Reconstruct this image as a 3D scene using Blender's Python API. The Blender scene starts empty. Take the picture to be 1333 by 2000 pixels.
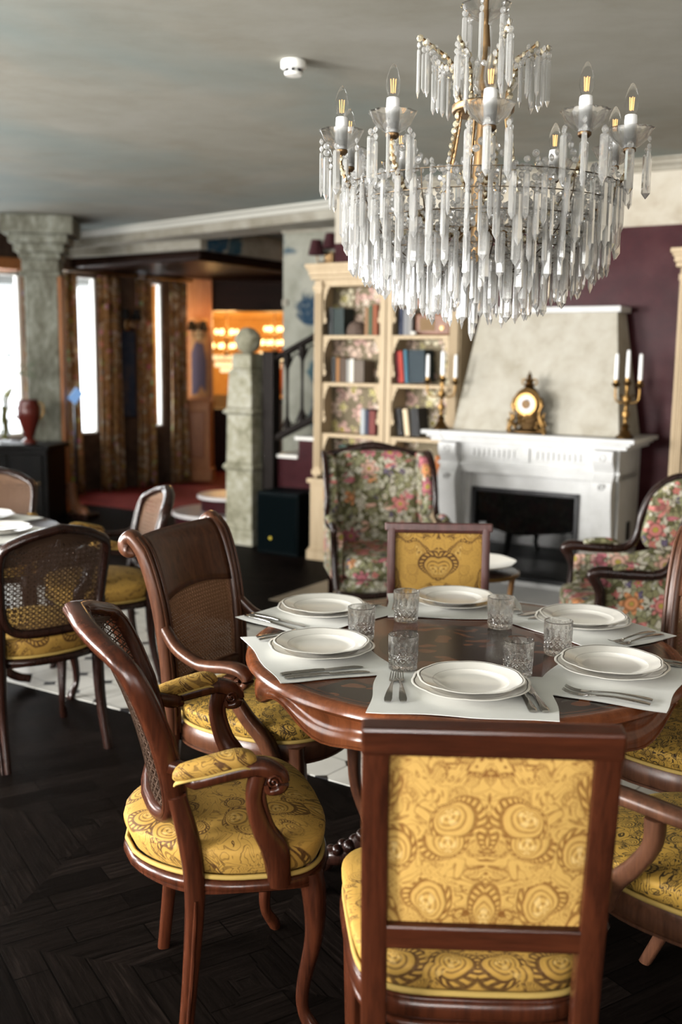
import bpy, math, random
from mathutils import Vector, Matrix
random.seed(7)
C = bpy.context.scene.collection
PI = math.pi
sin, cos = math.sin, math.cos
R = math.radians
sc = bpy.context.scene

# ------------------------------------------------------------------ mesh helpers
class MB:
    def __init__(s):
        s.v = []; s.f = []; s.mi = []
    def add(s, vs, fs, mi=0):
        b = len(s.v)
        s.v.extend([tuple(p) for p in vs])
        for f in fs:
            s.f.append([b + i for i in f]); s.mi.append(mi)
        return s
    def box(s, x0, x1, y0, y1, z0, z1, mi=0, M=None):
        vs = [(x, y, z) for z in (z0, z1) for y in (y0, y1) for x in (x0, x1)]
        if M is not None: vs = [M @ Vector(p) for p in vs]
        return s.add(vs, [(0,2,3,1),(4,5,7,6),(0,1,5,4),(2,6,7,3),(0,4,6,2),(1,3,7,5)], mi)
    def prism(s, poly, z0, z1, mi=0, fn=None):
        n = len(poly)
        vs = [(p[0], p[1], z0) for p in poly] + [(p[0], p[1], z1) for p in poly]
        if fn: vs = [fn(*p) for p in vs]
        fs = [list(range(n))[::-1], list(range(n, 2*n))]
        for i in range(n):
            j = (i+1) % n
            fs.append((i, j, n+j, n+i))
        return s.add(vs, fs, mi)
    def grid(s, nu, nv, fn, cu=False, cv=False, mi=0):
        vs = []
        for i in range(nu):
            for j in range(nv):
                vs.append(fn(i/(nu if cu else nu-1), j/(nv if cv else nv-1)))
        fs = []
        for i in range(nu if cu else nu-1):
            for j in range(nv if cv else nv-1):
                a = i*nv+j; b = ((i+1) % nu)*nv+j; c = ((i+1) % nu)*nv+(j+1) % nv; d = i*nv+(j+1) % nv
                fs.append((a, b, c, d))
        return s.add(vs, fs, mi)
    def lathe(s, prof, seg=24, c=(0,0,0), rf=None, mi=0, mis=None, cap=True, sx=1, sy=1):
        n = len(prof); vs = []
        for k in range(seg):
            t = 2*PI*k/seg
            for i, (r, z) in enumerate(prof):
                rr = r*(rf(t, i) if rf else 1)
                vs.append((c[0]+rr*cos(t)*sx, c[1]+rr*sin(t)*sy, c[2]+z))
        b = len(s.v); s.v.extend(vs)
        for k in range(seg):
            k2 = (k+1) % seg
            for i in range(n-1):
                s.f.append([b+k*n+i, b+k2*n+i, b+k2*n+i+1, b+k*n+i+1]); s.mi.append(mis[i] if mis else mi)
        if cap:
            if prof[0][0] > 1e-4:
                s.f.append([b+k*n for k in range(seg)][::-1]); s.mi.append(mis[0] if mis else mi)
            if prof[-1][0] > 1e-4:
                s.f.append([b+k*n+n-1 for k in range(seg)]); s.mi.append(mis[-1] if mis else mi)
        return s
    def sweep(s, path, wh, n=8, up=(0,0,1), closed=False, e=2.0, mi=0, cap=True):
        path = [Vector(p) for p in path]; m = len(path)
        if not isinstance(wh, list): wh = [wh]*m
        if len(wh) != m:
            k = len(wh); out = []
            for i in range(m):
                t = i/(m-1)*(k-1); a = min(int(t), k-2); q = t-a
                out.append((wh[a][0]*(1-q)+wh[a+1][0]*q, wh[a][1]*(1-q)+wh[a+1][1]*q))
            wh = out
        up = Vector(up); vs = []
        for i in range(m):
            if closed: t = path[(i+1) % m]-path[i-1]
            else: t = path[min(i+1, m-1)]-path[max(i-1, 0)]
            t.normalize()
            sd = t.cross(up)
            if sd.length < 1e-4: sd = t.cross(Vector((1,0,0.01)))
            sd.normalize(); u = sd.cross(t).normalized()
            w, h = wh[i]
            for k in range(n):
                a = 2*PI*(k+.5)/n; ca, sa = cos(a), sin(a)
                x = math.copysign(abs(ca)**(2/e), ca)*w/2; y = math.copysign(abs(sa)**(2/e), sa)*h/2
                vs.append(path[i]+sd*x+u*y)
        fs = []
        for i in range(m if closed else m-1):
            for k in range(n):
                a = i*n+k; b = i*n+(k+1) % n; i2 = (i+1) % m
                fs.append((a, b, i2*n+(k+1) % n, i2*n+k))
        if not closed and cap:
            fs.append(list(range(n))[::-1]); fs.append([(m-1)*n+k for k in range(n)])
        return s.add(vs, fs, mi)
    def ball(s, c, r, seg=10, rings=6, sc=(1,1,1), mi=0):
        prof = [(max(r*sin(PI*i/rings), 0.0), -r*cos(PI*i/rings)) for i in range(rings+1)]
        vs = []; n = rings-1
        vs = [(c[0], c[1], c[2]-r*sc[2])]
        for i in range(1, rings):
            for k in range(seg):
                a = 2*PI*k/seg
                vs.append((c[0]+prof[i][0]*cos(a)*sc[0], c[1]+prof[i][0]*sin(a)*sc[1], c[2]+prof[i][1]*sc[2]))
        vs.append((c[0], c[1], c[2]+r*sc[2]))
        fs = []
        for k in range(seg):
            fs.append((0, 1+(k+1) % seg, 1+k))
            for i in range(n-1):
                fs.append((1+i*seg+k, 1+i*seg+(k+1) % seg, 1+(i+1)*seg+(k+1) % seg, 1+(i+1)*seg+k))
            fs.append((1+(n-1)*seg+k, 1+(n-1)*seg+(k+1) % seg, 1+n*seg))
        return s.add(vs, fs, mi)
    def mesh(s, name, mats, smooth=40):
        me = bpy.data.meshes.new(name)
        me.from_pydata(s.v, [], s.f)
        for m in (mats if isinstance(mats, (list, tuple)) else [mats]): me.materials.append(m)
        if any(s.mi): me.polygons.foreach_set('material_index', s.mi)
        if smooth:
            me.shade_smooth()
            if smooth < 180: me.set_sharp_from_angle(angle=R(smooth))
        me.update()
        return me
    def build(s, name, mats, parent=None, smooth=40, bevel=0, seg=2, subd=0, loc=None):
        o = bpy.data.objects.new(name, s.mesh(name, mats, smooth)); C.objects.link(o)
        if parent is not None: o.parent = parent
        if loc: o.location = loc
        if bevel:
            b = o.modifiers.new('bevel', 'BEVEL'); b.width = bevel; b.segments = seg; b.limit_method = 'ANGLE'; b.angle_limit = R(40); b.harden_normals = False
        if subd:
            b = o.modifiers.new('sub', 'SUBSURF'); b.levels = subd; b.render_levels = subd
        return o

def thing(name, label, cat, loc=(0,0,0), rz=0, group=None):
    o = bpy.data.objects.new(name, None); C.objects.link(o)
    o.empty_display_size = .05
    o.location = loc; o.rotation_euler = (0, 0, rz)
    o['label'] = label; o['category'] = cat
    if group: o['group'] = group
    return o
def tag(o, label, cat, group=None):
    o['label'] = label; o['category'] = cat
    if group: o['group'] = group
    return o
def struct(o):
    o['kind'] = 'structure'; return o
def dup(root, label, loc=None, rz=None, group=None):
    def cp(o, parent):
        c = o.copy(); C.objects.link(c)
        c.parent = parent
        for ch in o.children: cp(ch, c)
        return c
    r = cp(root, None)
    r['label'] = label
    if loc is not None: r.location = loc
    if rz is not None: r.rotation_euler = (0, 0, rz)
    if group: r['group'] = group
    return r
def spline(pts, n=16):
    """Catmull-Rom through pts"""
    P = [Vector(p) for p in pts]; P = [P[0]*2-P[1]]+P+[P[-1]*2-P[-2]]
    out = []; m = len(P)-3
    for i in range(n+1):
        t = i/n*m; k = min(int(t), m-1); u = t-k
        a, b, c, d = P[k:k+4]
        out.append(.5*((2*b)+(c-a)*u+(2*a-5*b+4*c-d)*u*u+(3*b-a-3*c+d)*u**3))
    return out

# ------------------------------------------------------------------ materials
class NT:
    def __init__(s, name):
        s.m = bpy.data.materials.new(name); s.m.use_nodes = True
        s.t = s.m.node_tree; s.b = s.t.nodes['Principled BSDF']; s.out = s.t.nodes['Material Output']
    def n(s, typ, props=None, **inp):
        nd = s.t.nodes.new('ShaderNode'+typ)
        for k, v in (props or {}).items(): setattr(nd, k, v)
        for k, v in inp.items(): s.set(nd, k, v)
        return nd
    def set(s, nd, k, v):
        if isinstance(k, str) and k.startswith('i') and k[1:].isdigit(): sock = nd.inputs[int(k[1:])]
        else: sock = nd.inputs[k.replace('_', ' ')]
        if isinstance(v, bpy.types.NodeSocket): s.t.links.new(v, sock)
        elif isinstance(v, bpy.types.Node): s.t.links.new(v.outputs[0], sock)
        else: sock.default_value = v
    def math(s, op, a, b=None, c=None, clamp=False):
        nd = s.t.nodes.new('ShaderNodeMath'); nd.operation = op; nd.use_clamp = clamp
        for i, v in enumerate((a, b, c)):
            if v is not None: s.set(nd, 'i%d' % i, v)
        return nd.outputs[0]
    def vmath(s, op, a, b=None):
        nd = s.t.nodes.new('ShaderNodeVectorMath'); nd.operation = op
        s.set(nd, 'i0', a)
        if b is not None: s.set(nd, 'i1', b)
        return nd.outputs[0]
    def obj(s, scale=(1,1,1), rot=(0,0,0), loc=(0,0,0), src='Object'):
        tc = s.t.nodes.new('ShaderNodeTexCoord')
        mp = s.t.nodes.new('ShaderNodeMapping')
        mp.inputs['Scale'].default_value = scale; mp.inputs['Rotation'].default_value = rot; mp.inputs['Location'].default_value = loc
        s.t.links.new(tc.outputs[src], mp.inputs['Vector'])
        return mp.outputs[0]
    def noise(s, vec, scale, detail=4, rough=.55, dist=0, out=0):
        nd = s.n('TexNoise', Vector=vec, Scale=scale, Detail=detail, Roughness=rough, Distortion=dist)
        return nd.outputs[out]
    def vor(s, vec, scale, feature='F1', rnd=1.0):
        nd = s.n('TexVoronoi', {'feature': feature}, Vector=vec, Scale=scale, Randomness=rnd)
        return nd
    def ramp(s, fac, stops, interp='LINEAR'):
        nd = s.t.nodes.new('ShaderNodeValToRGB'); cr = nd.color_ramp; cr.interpolation = interp
        while len(cr.elements) < len(stops): cr.elements.new(.5)
        for e, (p, c) in zip(cr.elements, stops):
            e.position = p; e.color = (*c, 1) if len(c) == 3 else c
        s.set(nd, 'Fac', fac)
        return nd.outputs[0]
    def mix(s, fac, a, b, mode='MIX'):
        nd = s.t.nodes.new('ShaderNodeMix'); nd.data_type = 'RGBA'; nd.blend_type = mode
        s.set(nd, 'i0', fac)
        for k, v in ((6, a), (7, b)):
            s.set(nd, 'i%d' % k, (*v, 1) if isinstance(v, tuple) and len(v) == 3 else v)
        return nd.outputs[2]
    def bump(s, h, strength=.3, dist=.002):
        nd = s.n('Bump', Height=h, Strength=strength, Distance=dist)
        s.t.links.new(nd.outputs[0], s.b.inputs['Normal'])
    def p(s, **k):
        for a, v in k.items():
            if isinstance(v, tuple) and len(v) == 3: v = (*v, 1)
            s.set(s.b, a, v)
        return s.m

def plain(name, col, rough=.5, metal=0, spec=.2, **k):
    t = NT(name); return t.p(Base_Color=col, Roughness=rough, Metallic=metal, Specular_IOR_Level=spec, **k)

def wood(name, c1, c2, rough=.3, scale=1.0, axis=0, coat=.0, seedloc=(0,0,0), spec=.22):
    t = NT(name)
    s = [14*scale]*3; s[axis] = 1.2*scale
    v = t.obj(scale=tuple(s), loc=seedloc)
    a = t.noise(v, 2.2, 6, .6, 1.2)
    b = t.noise(v, 14, 3, .5, .3)
    f = t.math('ADD', t.math('MULTIPLY', a, .75), t.math('MULTIPLY', b, .25))
    col = t.ramp(f, [(.3, c1), (.68, c2)])
    t.bump(b, .12, .001)
    return t.p(Base_Color=col, Roughness=rough, Coat_Weight=coat, Coat_Roughness=.15, Specular_IOR_Level=spec)

MAH = wood('mahogany_wood', (.012,.0038,.0022), (.058,.0155,.0065), .24, 1, 2)
MAHR = wood('mahogany_rail_wood', (.012,.0038,.0022), (.058,.0155,.0065), .24, 1, 1)
MAHX = wood('mahogany_wood_long', (.07,.019,.008), (.24,.068,.025), .25, 1, 0, .3)
DARKW = wood('dark_walnut_wood', (.005,.0022,.0015), (.020,.007,.0045), .26, 1, 2)
MIDW = wood('brown_walnut_wood', (.022,.008,.0045), (.082,.031,.015), .3, 1, 2)
BLACKW = wood('blackened_wood', (.002,.002,.002), (.005,.0045,.004), .4, 1, 2, spec=.03)
PANELW = wood('orange_pine_panel', (.22,.08,.025), (.42,.17,.06), .45, 1, 2)
CREAMW = wood('cream_painted_wood', (.36,.27,.165), (.46,.36,.235), .5, .6, 2)

def damask(name, gold=(.37,.215,.047), dark=(.060,.026,.008), pale=(.50,.34,.12), scale=1.0, amount=1.0, R_=.058, cell=8.5, fill=.5, zf=.35, thr=.22, off=(.31,.12,.23)):
    t = NT(name)
    v = t.obj(scale=(scale,)*3)
    sx = t.n('SeparateXYZ', Vector=v)
    my = t.math('ABSOLUTE', sx.outputs[1])
    cb = t.n('CombineXYZ', X=sx.outputs[0], Y=my, Z=sx.outputs[2]).outputs[0]
    def warp(vec, sc_, k):
        nz = t.n('TexNoise', Vector=vec, Scale=sc_, Detail=1.5)
        w = t.vmath('SCALE', t.vmath('SUBTRACT', nz.outputs['Color'], (.5,.5,.5))); w.node.inputs['Scale'].default_value = k
        return t.vmath('ADD', vec, w)
    w = warp(cb, 14.0, .018)
    def sstep(x, lo, hi): return t.n('MapRange', {'interpolation_type': 'SMOOTHSTEP'}, Value=x, From_Min=lo, From_Max=hi).outputs[0]
    def paisley(off, cell, R_, thr):
        q = t.vmath('ADD', w, off)
        vo = t.vor(q, cell, rnd=.7)
        df = t.n('SeparateXYZ', Vector=t.vmath('SUBTRACT', q, vo.outputs['Position']))
        u = df.outputs[1]; vv = t.math('ADD', df.outputs[0], df.outputs[2])
        c = t.n('SeparateXYZ', Vector=vo.outputs['Color'])
        r = t.math('SQRT', t.math('ADD', t.math('MULTIPLY', u, u), t.math('MULTIPLY', vv, vv)))
        th = t.math('ADD', t.math('ARCTAN2', vv, u), t.math('MULTIPLY', c.outputs[0], 6.283))
        th = t.math('ADD', th, t.math('MULTIPLY', r, .9/R_))                     # hooked tip
        f = t.math('DIVIDE', r, t.math('MULTIPLY', R_, t.math('ADD', .62, t.math('MULTIPLY', t.math('COSINE', th), .38))))
        on = t.math('GREATER_THAN', c.outputs[1], thr)
        beads = t.math('COSINE', t.math('MULTIPLY', th, 22))
        border = t.math('MULTIPLY', sstep(f, .80, .86), t.math('SUBTRACT', 1, sstep(f, 1.22, 1.30)))
        bd = t.math('MULTIPLY', border, t.math('SUBTRACT', 1, t.math('MULTIPLY', t.math('MULTIPLY', sstep(beads, -.2, .3), sstep(f, .93, .98)), t.math('SUBTRACT', 1, sstep(f, 1.12, 1.18)))))
        lines = t.math('MULTIPLY', sstep(t.math('COSINE', t.math('MULTIPLY', f, 31)), .0, .5), t.math('SUBTRACT', 1, sstep(f, .74, .80)))
        inner = t.math('MULTIPLY', t.math('SUBTRACT', 1, sstep(f, .40, .46)), sstep(t.math('COSINE', t.math('MULTIPLY', th, 5)), -.1, .3))
        m = t.math('MULTIPLY', t.math('MAXIMUM', bd, t.math('MULTIPLY', lines, .7)), on)
        return m, t.math('MULTIPLY', inner, on), t.math('MULTIPLY', t.math('SUBTRACT', 1, sstep(f, 1.25, 1.32)), on)
    m1, p1, a1 = paisley(off, cell, R_, thr)
    m2, p2, a2 = paisley((.77,.48,.91), cell*2.1, R_*.48, .30)
    free = t.math('SUBTRACT', 1, a1)
    # small sprigs and scrolling stems on the plain ground
    sn = t.noise(w, 16, 2, .5, 1.2)
    stem = t.math('SUBTRACT', 1, sstep(t.math('ABSOLUTE', t.math('SINE', t.math('MULTIPLY', sn, 36))), .22, .42))
    zone = sstep(t.noise(cb, 6.5, 1), .42, .54)
    pat = t.math('MAXIMUM', m1, t.math('MULTIPLY', t.math('MULTIPLY', t.math('MAXIMUM', m2, t.math('MULTIPLY', stem, fill)), free), t.math('ADD', zf, t.math('MULTIPLY', zone, 1-zf))))
    hatch = t.noise(v, 130, 2)
    pat = t.math('MULTIPLY', t.math('MULTIPLY', pat, t.math('ADD', .6, t.math('MULTIPLY', hatch, .7))), amount, clamp=True)
    tone = t.noise(v, 7, 4)
    base = t.mix(tone, gold, tuple(c*.72 for c in gold))
    col = t.mix(pat, base, dark)
    col = t.mix(t.math('MULTIPLY', p1, .35), col, pale)
    t.bump(t.math('SUBTRACT', t.math('MULTIPLY', hatch, .6), pat), .4, .002)
    return t.p(Base_Color=col, Roughness=.65, Sheen_Weight=.12, Sheen_Roughness=.4, Sheen_Tint=(.9,.65,.2), Specular_IOR_Level=.15)
GOLD = damask('gold_paisley_velvet', fill=.6, thr=.12)
GOLDBACK = damask('gold_paisley_velvet_large', (.50,.305,.085), (.15,.060,.012), (.72,.53,.23), 1.0, .85, .052, 9.6, 1.2, .65, .05, (.62,.27,.14))
GOLDB = damask('gold_figured_velvet', (.33,.195,.036), (.022,.012,.005), (.38,.25,.06), 1.0, 1.5, .026, 19, 1.5, .7, .1)
TRIM = plain('gold_braid', (.30,.205,.06), .7, 0, .1)

def tapestry(name, scale=1.0, base=(.26,.25,.17), pale=False):
    t = NT(name)
    v = t.obj(scale=(scale,)*3)
    nz = t.n('TexNoise', Vector=v, Scale=9.0, Detail=2.0)
    wv = t.vmath('SCALE', t.vmath('SUBTRACT', nz.outputs['Color'], (.5,.5,.5))); wv.node.inputs['Scale'].default_value = .03
    v2 = t.vmath('ADD', v, wv)
    leaf = t.vor(v2, 34)
    rnd = t.n('SeparateXYZ', Vector=leaf.outputs['Color'])
    col = t.ramp(rnd.outputs[0], [(0,(.09,.09,.04)),(.2,(.20,.19,.10)),(.42,(.36,.35,.26)),(.6,(.24,.24,.14)),(.8,(.44,.41,.33))], 'CONSTANT')
    edge = t.vor(v2, 34, 'DISTANCE_TO_EDGE')
    col = t.mix(t.math('LESS_THAN', edge.outputs['Distance'], .05), col, (.07,.06,.04))
    if pale: col = t.mix(.6, base, t.mix(t.math('LESS_THAN', edge.outputs['Distance'], .25), base, (.20,.165,.11)))
    def flowers(sc_, rad, stops, petals, thr, col, off):
        vv = t.vmath('ADD', v2, off)
        f = t.vor(vv, sc_, rnd=.75)
        # distance and angle from the cell's own centre make petals
        df = t.vmath('SUBTRACT', vv, f.outputs['Position'])
        s3 = t.n('SeparateXYZ', Vector=df)
        lat = t.math('ADD', s3.outputs[0], s3.outputs[1])
        ang = t.math('ARCTAN2', s3.outputs[2], lat)
        rr = t.math('MULTIPLY', f.outputs['Distance'], 1.0)
        pet = t.math('ADD', .8, t.math('MULTIPLY', t.math('COSINE', t.math('MULTIPLY', ang, petals)), .22))
        m = t.math('LESS_THAN', rr, t.math('MULTIPLY', pet, rad))
        c3 = t.n('SeparateXYZ', Vector=f.outputs['Color'])
        m = t.math('MULTIPLY', m, t.math('GREATER_THAN', c3.outputs[1], thr))
        hue = t.ramp(c3.outputs[0], stops, 'CONSTANT')
        shade = t.math('ADD', .62, t.math('MULTIPLY', t.math('COSINE', t.math('MULTIPLY', rr, 30)), .25))
        hue = t.mix(1, hue, t.n('CombineXYZ', X=shade, Y=shade, Z=shade).outputs[0], 'MULTIPLY')
        hue = t.mix(t.math('LESS_THAN', rr, rad*.25), hue, (.34,.27,.06))
        return t.mix(m, col, hue)
    if pale:
        col = flowers(8.5, .56, [(0,(.80,.60,.48)),(.4,(.72,.47,.40)),(.7,(.80,.72,.52))], 5, .05, col, (.3,.1,.2))
        col = flowers(15, .46, [(0,(.70,.62,.30)),(.5,(.80,.66,.55))], 5, .3, col, (.7,.5,.9))
    else:
        col = flowers(19, .42, [(0,(.75,.72,.62)),(.3,(.15,.12,.20)),(.5,(.60,.20,.18)),(.72,(.66,.60,.5))], 5, .35, col, (.7,.5,.9))
        col = flowers(8.5, .52, [(0,(.60,.22,.20)),(.3,(.66,.29,.13)),(.5,(.50,.17,.20)),(.8,(.68,.42,.33))], 7, .18, col, (.3,.1,.2))
    t.bump(t.noise(v, 220, 1), .3, .001)
    return t.p(Base_Color=col, Roughness=.85, Specular_IOR_Level=.15)
TAP = tapestry('floral_tapestry', 1.0)
WALLP = tapestry('floral_wallpaper', .8, (.17,.14,.09), True)

def curtain_mat():
    t = NT('floral_curtain_fabric')
    v = t.obj()
    nz = t.noise(v, 6, 4, .6, 1.5)
    f = t.vor(v, 11)
    col = t.ramp(nz, [(.34,(.07,.035,.016)),(.46,(.42,.24,.10)),(.54,(.16,.08,.04)),(.64,(.66,.56,.42))])
    col = t.mix(t.math('LESS_THAN', f.outputs['Distance'], .3), col, t.mix(.65, f.outputs['Color'], (.5,.3,.14)))
    col = t.mix(.25, col, (.40,.22,.09))
    t.p(Base_Color=col, Roughness=.8, Specular_IOR_Level=.1)
    tl = t.n('BsdfTranslucent', Color=col); mx = t.n('MixShader', Fac=.35)
    t.t.links.new(t.b.outputs[0], mx.inputs[1]); t.t.links.new(tl.outputs[0], mx.inputs[2]); t.t.links.new(mx.outputs[0], t.out.inputs['Surface'])
    return t.m
CURT = curtain_mat()

def glassy(name, col=(1,1,1), ior=1.5, rough=.0, clear=.3):
    t = NT(name)
    t.p(Base_Color=col, Roughness=rough, Transmission_Weight=1.0, IOR=ior)
    tr = t.n('BsdfTransparent'); tr.inputs[0].default_value = (*col, 1)
    mx = t.n('MixShader', Fac=clear)
    t.t.links.new(t.b.outputs[0], mx.inputs[1]); t.t.links.new(tr.outputs[0], mx.inputs[2])
    t.t.links.new(mx.outputs[0], t.out.inputs['Surface'])
    return t.m
def crystal():
    m = glassy('cut_crystal', (.985,.985,.98), 1.56, .015, .28)
    nt = m.node_tree; out = nt.nodes['Material Output']; src = out.inputs['Surface'].links[0].from_socket
    df = nt.nodes.new('ShaderNodeBsdfTranslucent'); df.inputs[0].default_value = (.95,.95,.93,1)
    d2 = nt.nodes.new('ShaderNodeBsdfDiffuse'); d2.inputs[0].default_value = (.9,.9,.88,1)
    ad = nt.nodes.new('ShaderNodeMixShader'); nt.links.new(df.outputs[0], ad.inputs[1]); nt.links.new(d2.outputs[0], ad.inputs[2])
    mx = nt.nodes.new('ShaderNodeMixShader'); mx.inputs[0].default_value = .22
    nt.links.new(src, mx.inputs[1]); nt.links.new(ad.outputs[0], mx.inputs[2]); nt.links.new(mx.outputs[0], out.inputs['Surface'])
    return m
CRYSTAL = crystal()
TUMBLER = glassy('cut_glass', (.998,.998,.995), 1.5, .0, .32)
DISHG = glassy('moulded_dish_glass', (.99,.99,.985), 1.5, .01, .38)
THING = glassy('thin_clear_glass', (1,1,1), 1.12, .0, .6)
BRASS = plain('aged_brass', (.20,.125,.06), .38, 1)
GILT = plain('gilt_bronze', (.13,.075,.026), .36, 1)
GILTD = plain('dark_gilt_bronze', (.055,.031,.011), .5, .8)
GOLDBEAD = plain('gilded_glass_bead', (.46,.40,.28), .3, .3)
PORC = plain('white_porcelain', (.80,.775,.72), .12, 0, .5)
PORCLINE = plain('dark_gilt_line', (.045,.036,.022), .35, .3)
SILVER = plain('stainless_steel', (.36,.345,.32), .18, 1)
WHITEP = plain('white_plastic', (.80,.80,.77), .4)
WAX = plain('white_wax', (.82,.82,.82), .45)
CANE = plain('woven_cane', (.13,.062,.028), .6)
CANED = plain('dark_woven_cane', (.035,.018,.010), .6)
IRON = plain('dark_iron', (.008,.006,.005), .5, 0, .05)
BLACK = plain('black_paint', (.006,.008,.008), .45)
BLACKG = plain('black_glass', (.003,.003,.003), .03, 0, .35)
BLACKM = plain('black_metal', (.012,.012,.013), .35)

def linen():
    t = NT('white_linen'); v = t.obj()
    t.bump(t.noise(v, 500, 1), .15, .0005)
    return t.p(Base_Color=(.74,.74,.71), Roughness=.8, Specular_IOR_Level=.2)
LINEN = linen()

def plaster(name, c1, c2, c3, scale=1.0, rough=.8, bump=.25, extra=None, stretch=(1,1,1), spec=.12, blot=None):
    t = NT(name); v = t.obj(scale=stretch)
    a = t.noise(v, 1.1*scale, 6, .62, .6)
    b = t.noise(v, 5*scale, 5, .6, .4)
    f = t.math('ADD', t.math('MULTIPLY', a, .65), t.math('MULTIPLY', b, .35))
    col = t.ramp(f, [(.36, c1), (.5, c2), (.64, c3)])
    if extra:
        n2 = t.noise(t.vmath('ADD', v, (3.3,1.7,.4)), extra[1], 4, .55, .5)
        col = t.mix(t.ramp(n2, [(extra[2], (0,0,0)), (extra[3], (1,1,1))]), col, extra[0])
    for (ctr, rad, bc) in (blot or ()):
        dv = t.n('VectorMath', {'operation': 'DISTANCE'}, i0=t.obj(), i1=ctr)
        dd = t.math('ADD', dv.outputs['Value'], t.math('MULTIPLY', t.math('SUBTRACT', t.noise(t.obj(), 9, 4, .6), .5), rad*1.6))
        pet = t.noise(t.obj(), 22, 3, .6)
        m = t.math('MULTIPLY', t.ramp(dd, [(rad*.8, (1,1,1)), (rad*1.05, (0,0,0))]), t.math('ADD', .45, pet), clamp=True)
        col = t.mix(m, col, bc)
    t.bump(b, bump, .01)
    return t.p(Base_Color=col, Roughness=rough, Specular_IOR_Level=spec)
CEIL = plaster('painted_cloud_ceiling', (.25,.235,.195), (.295,.285,.245), (.335,.325,.29), .7, .75, .08, ((.20,.25,.245), .33, .47, .68), (1,1.25,1))
CEIL2 = plaster('aged_plaster_beam', (.21,.19,.145), (.28,.26,.215), (.35,.33,.28), 1.6, .8, .2)
BEAMB = plaster('blue_flowered_beam', (.21,.19,.145), (.28,.26,.215), (.35,.33,.28), 1.6, .8, .2, blot=[((-1.27,10.48,2.70), .17, (.012,.06,.11)), ((-1.12,10.72,2.66), .13, (.03,.08,.11))])
CREAMPL = plaster('cream_frieze_plaster', (.30,.255,.185), (.42,.38,.31), (.48,.45,.385), 1.4, .8, .25)
MAROON = plaster('maroon_lacquer_wall', (.024,.0065,.008), (.034,.0095,.0115), (.048,.016,.018), 1.5, .32, .35, spec=.03)
STAIRW = plaster('sage_plaster_wall', (.19,.19,.15), (.28,.28,.235), (.34,.335,.285), 1.3, .8, .2, ((.035,.075,.11), .9, .66, .70), blot=[((-.30,9.38,1.98), .17, (.012,.035,.065)), ((-.22,9.33,1.45), .13, (.05,.10,.12)), ((-.20,9.32,1.05), .15, (.03,.07,.10))])
STONE = plaster('mottled_stone', (.14,.13,.085), (.28,.27,.20), (.40,.385,.325), 4, .75, .4)
COLM = plaster('weathered_green_column', (.10,.09,.065), (.20,.20,.16), (.35,.36,.31), 5, .8, .4, None, (1,1,.5))
HOODM = plaster('beige_hood_plaster', (.29,.265,.21), (.37,.345,.29), (.42,.40,.35), 2.2, .8, .2)
MARBLE = plaster('white_marble', (.45,.45,.44), (.51,.51,.505), (.56,.56,.555), 2.5, .4, .08)
REDC = plaster('red_carpet', (.10,.012,.010), (.14,.018,.014), (.17,.025,.018), 4, .9, .2)
ORANGEW = plaster('amber_wall', (.55,.32,.10), (.62,.38,.14), (.66,.43,.19), 2, .7, .1)
DARKC = wood('dark_glossy_ceiling_wood', (.007,.004,.003), (.018,.008,.005), .4, .5, 0, spec=.03)

def parquet():
    t = NT('dark_panel_parquet'); v = t.obj(rot=(0,0,R(13)))
    ch = t.n('TexChecker', Vector=v, Scale=1.35)
    def planks(rot):
        mv = t.n('Mapping', {}, Vector=v); mv.inputs['Rotation'].default_value = (0,0,rot)
        br = t.n('TexBrick', Vector=mv.outputs[0], Scale=1.0)
        br.inputs['Color1'].default_value = (.2,.2,.2,1); br.inputs['Color2'].default_value = (1,1,1,1); br.inputs['Mortar'].default_value = (0,0,0,1)
        br.inputs['Mortar Size'].default_value = .0025; br.inputs['Brick Width'].default_value = .37; br.inputs['Row Height'].default_value = .092
        br.inputs['Bias'].default_value = .1
        g = t.n('Mapping', {}, Vector=mv.outputs[0]); g.inputs['Scale'].default_value = (3, 40, 3)
        return br.outputs['Color'], t.noise(g.outputs[0], 2.0, 5, .65)
    ca, ga = planks(R(45)); cb, gb = planks(R(-45))
    col = t.mix(ch.outputs['Fac'], ca, cb); g = t.math('ADD', t.math('MULTIPLY', ch.outputs['Fac'], gb), t.math('MULTIPLY', t.math('SUBTRACT', 1, ch.outputs['Fac']), ga))
    bw = t.n('RGBToBW', Color=col).outputs[0]
    f = t.math('MULTIPLY', t.math('ADD', .35, t.math('MULTIPLY', bw, .65)), g)
    out = t.ramp(f, [(.02,(.0005,.0004,.0003)), (.22,(.0014,.001,.0008)), (.5,(.0048,.0034,.0028)), (.75,(.015,.0105,.0085))])
    t.bump(f, .4, .003)
    return t.p(Base_Color=out, Roughness=t.math('ADD', .40, t.math('MULTIPLY', g, .2)), Specular_IOR_Level=.01)
PARQ = parquet()

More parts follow.
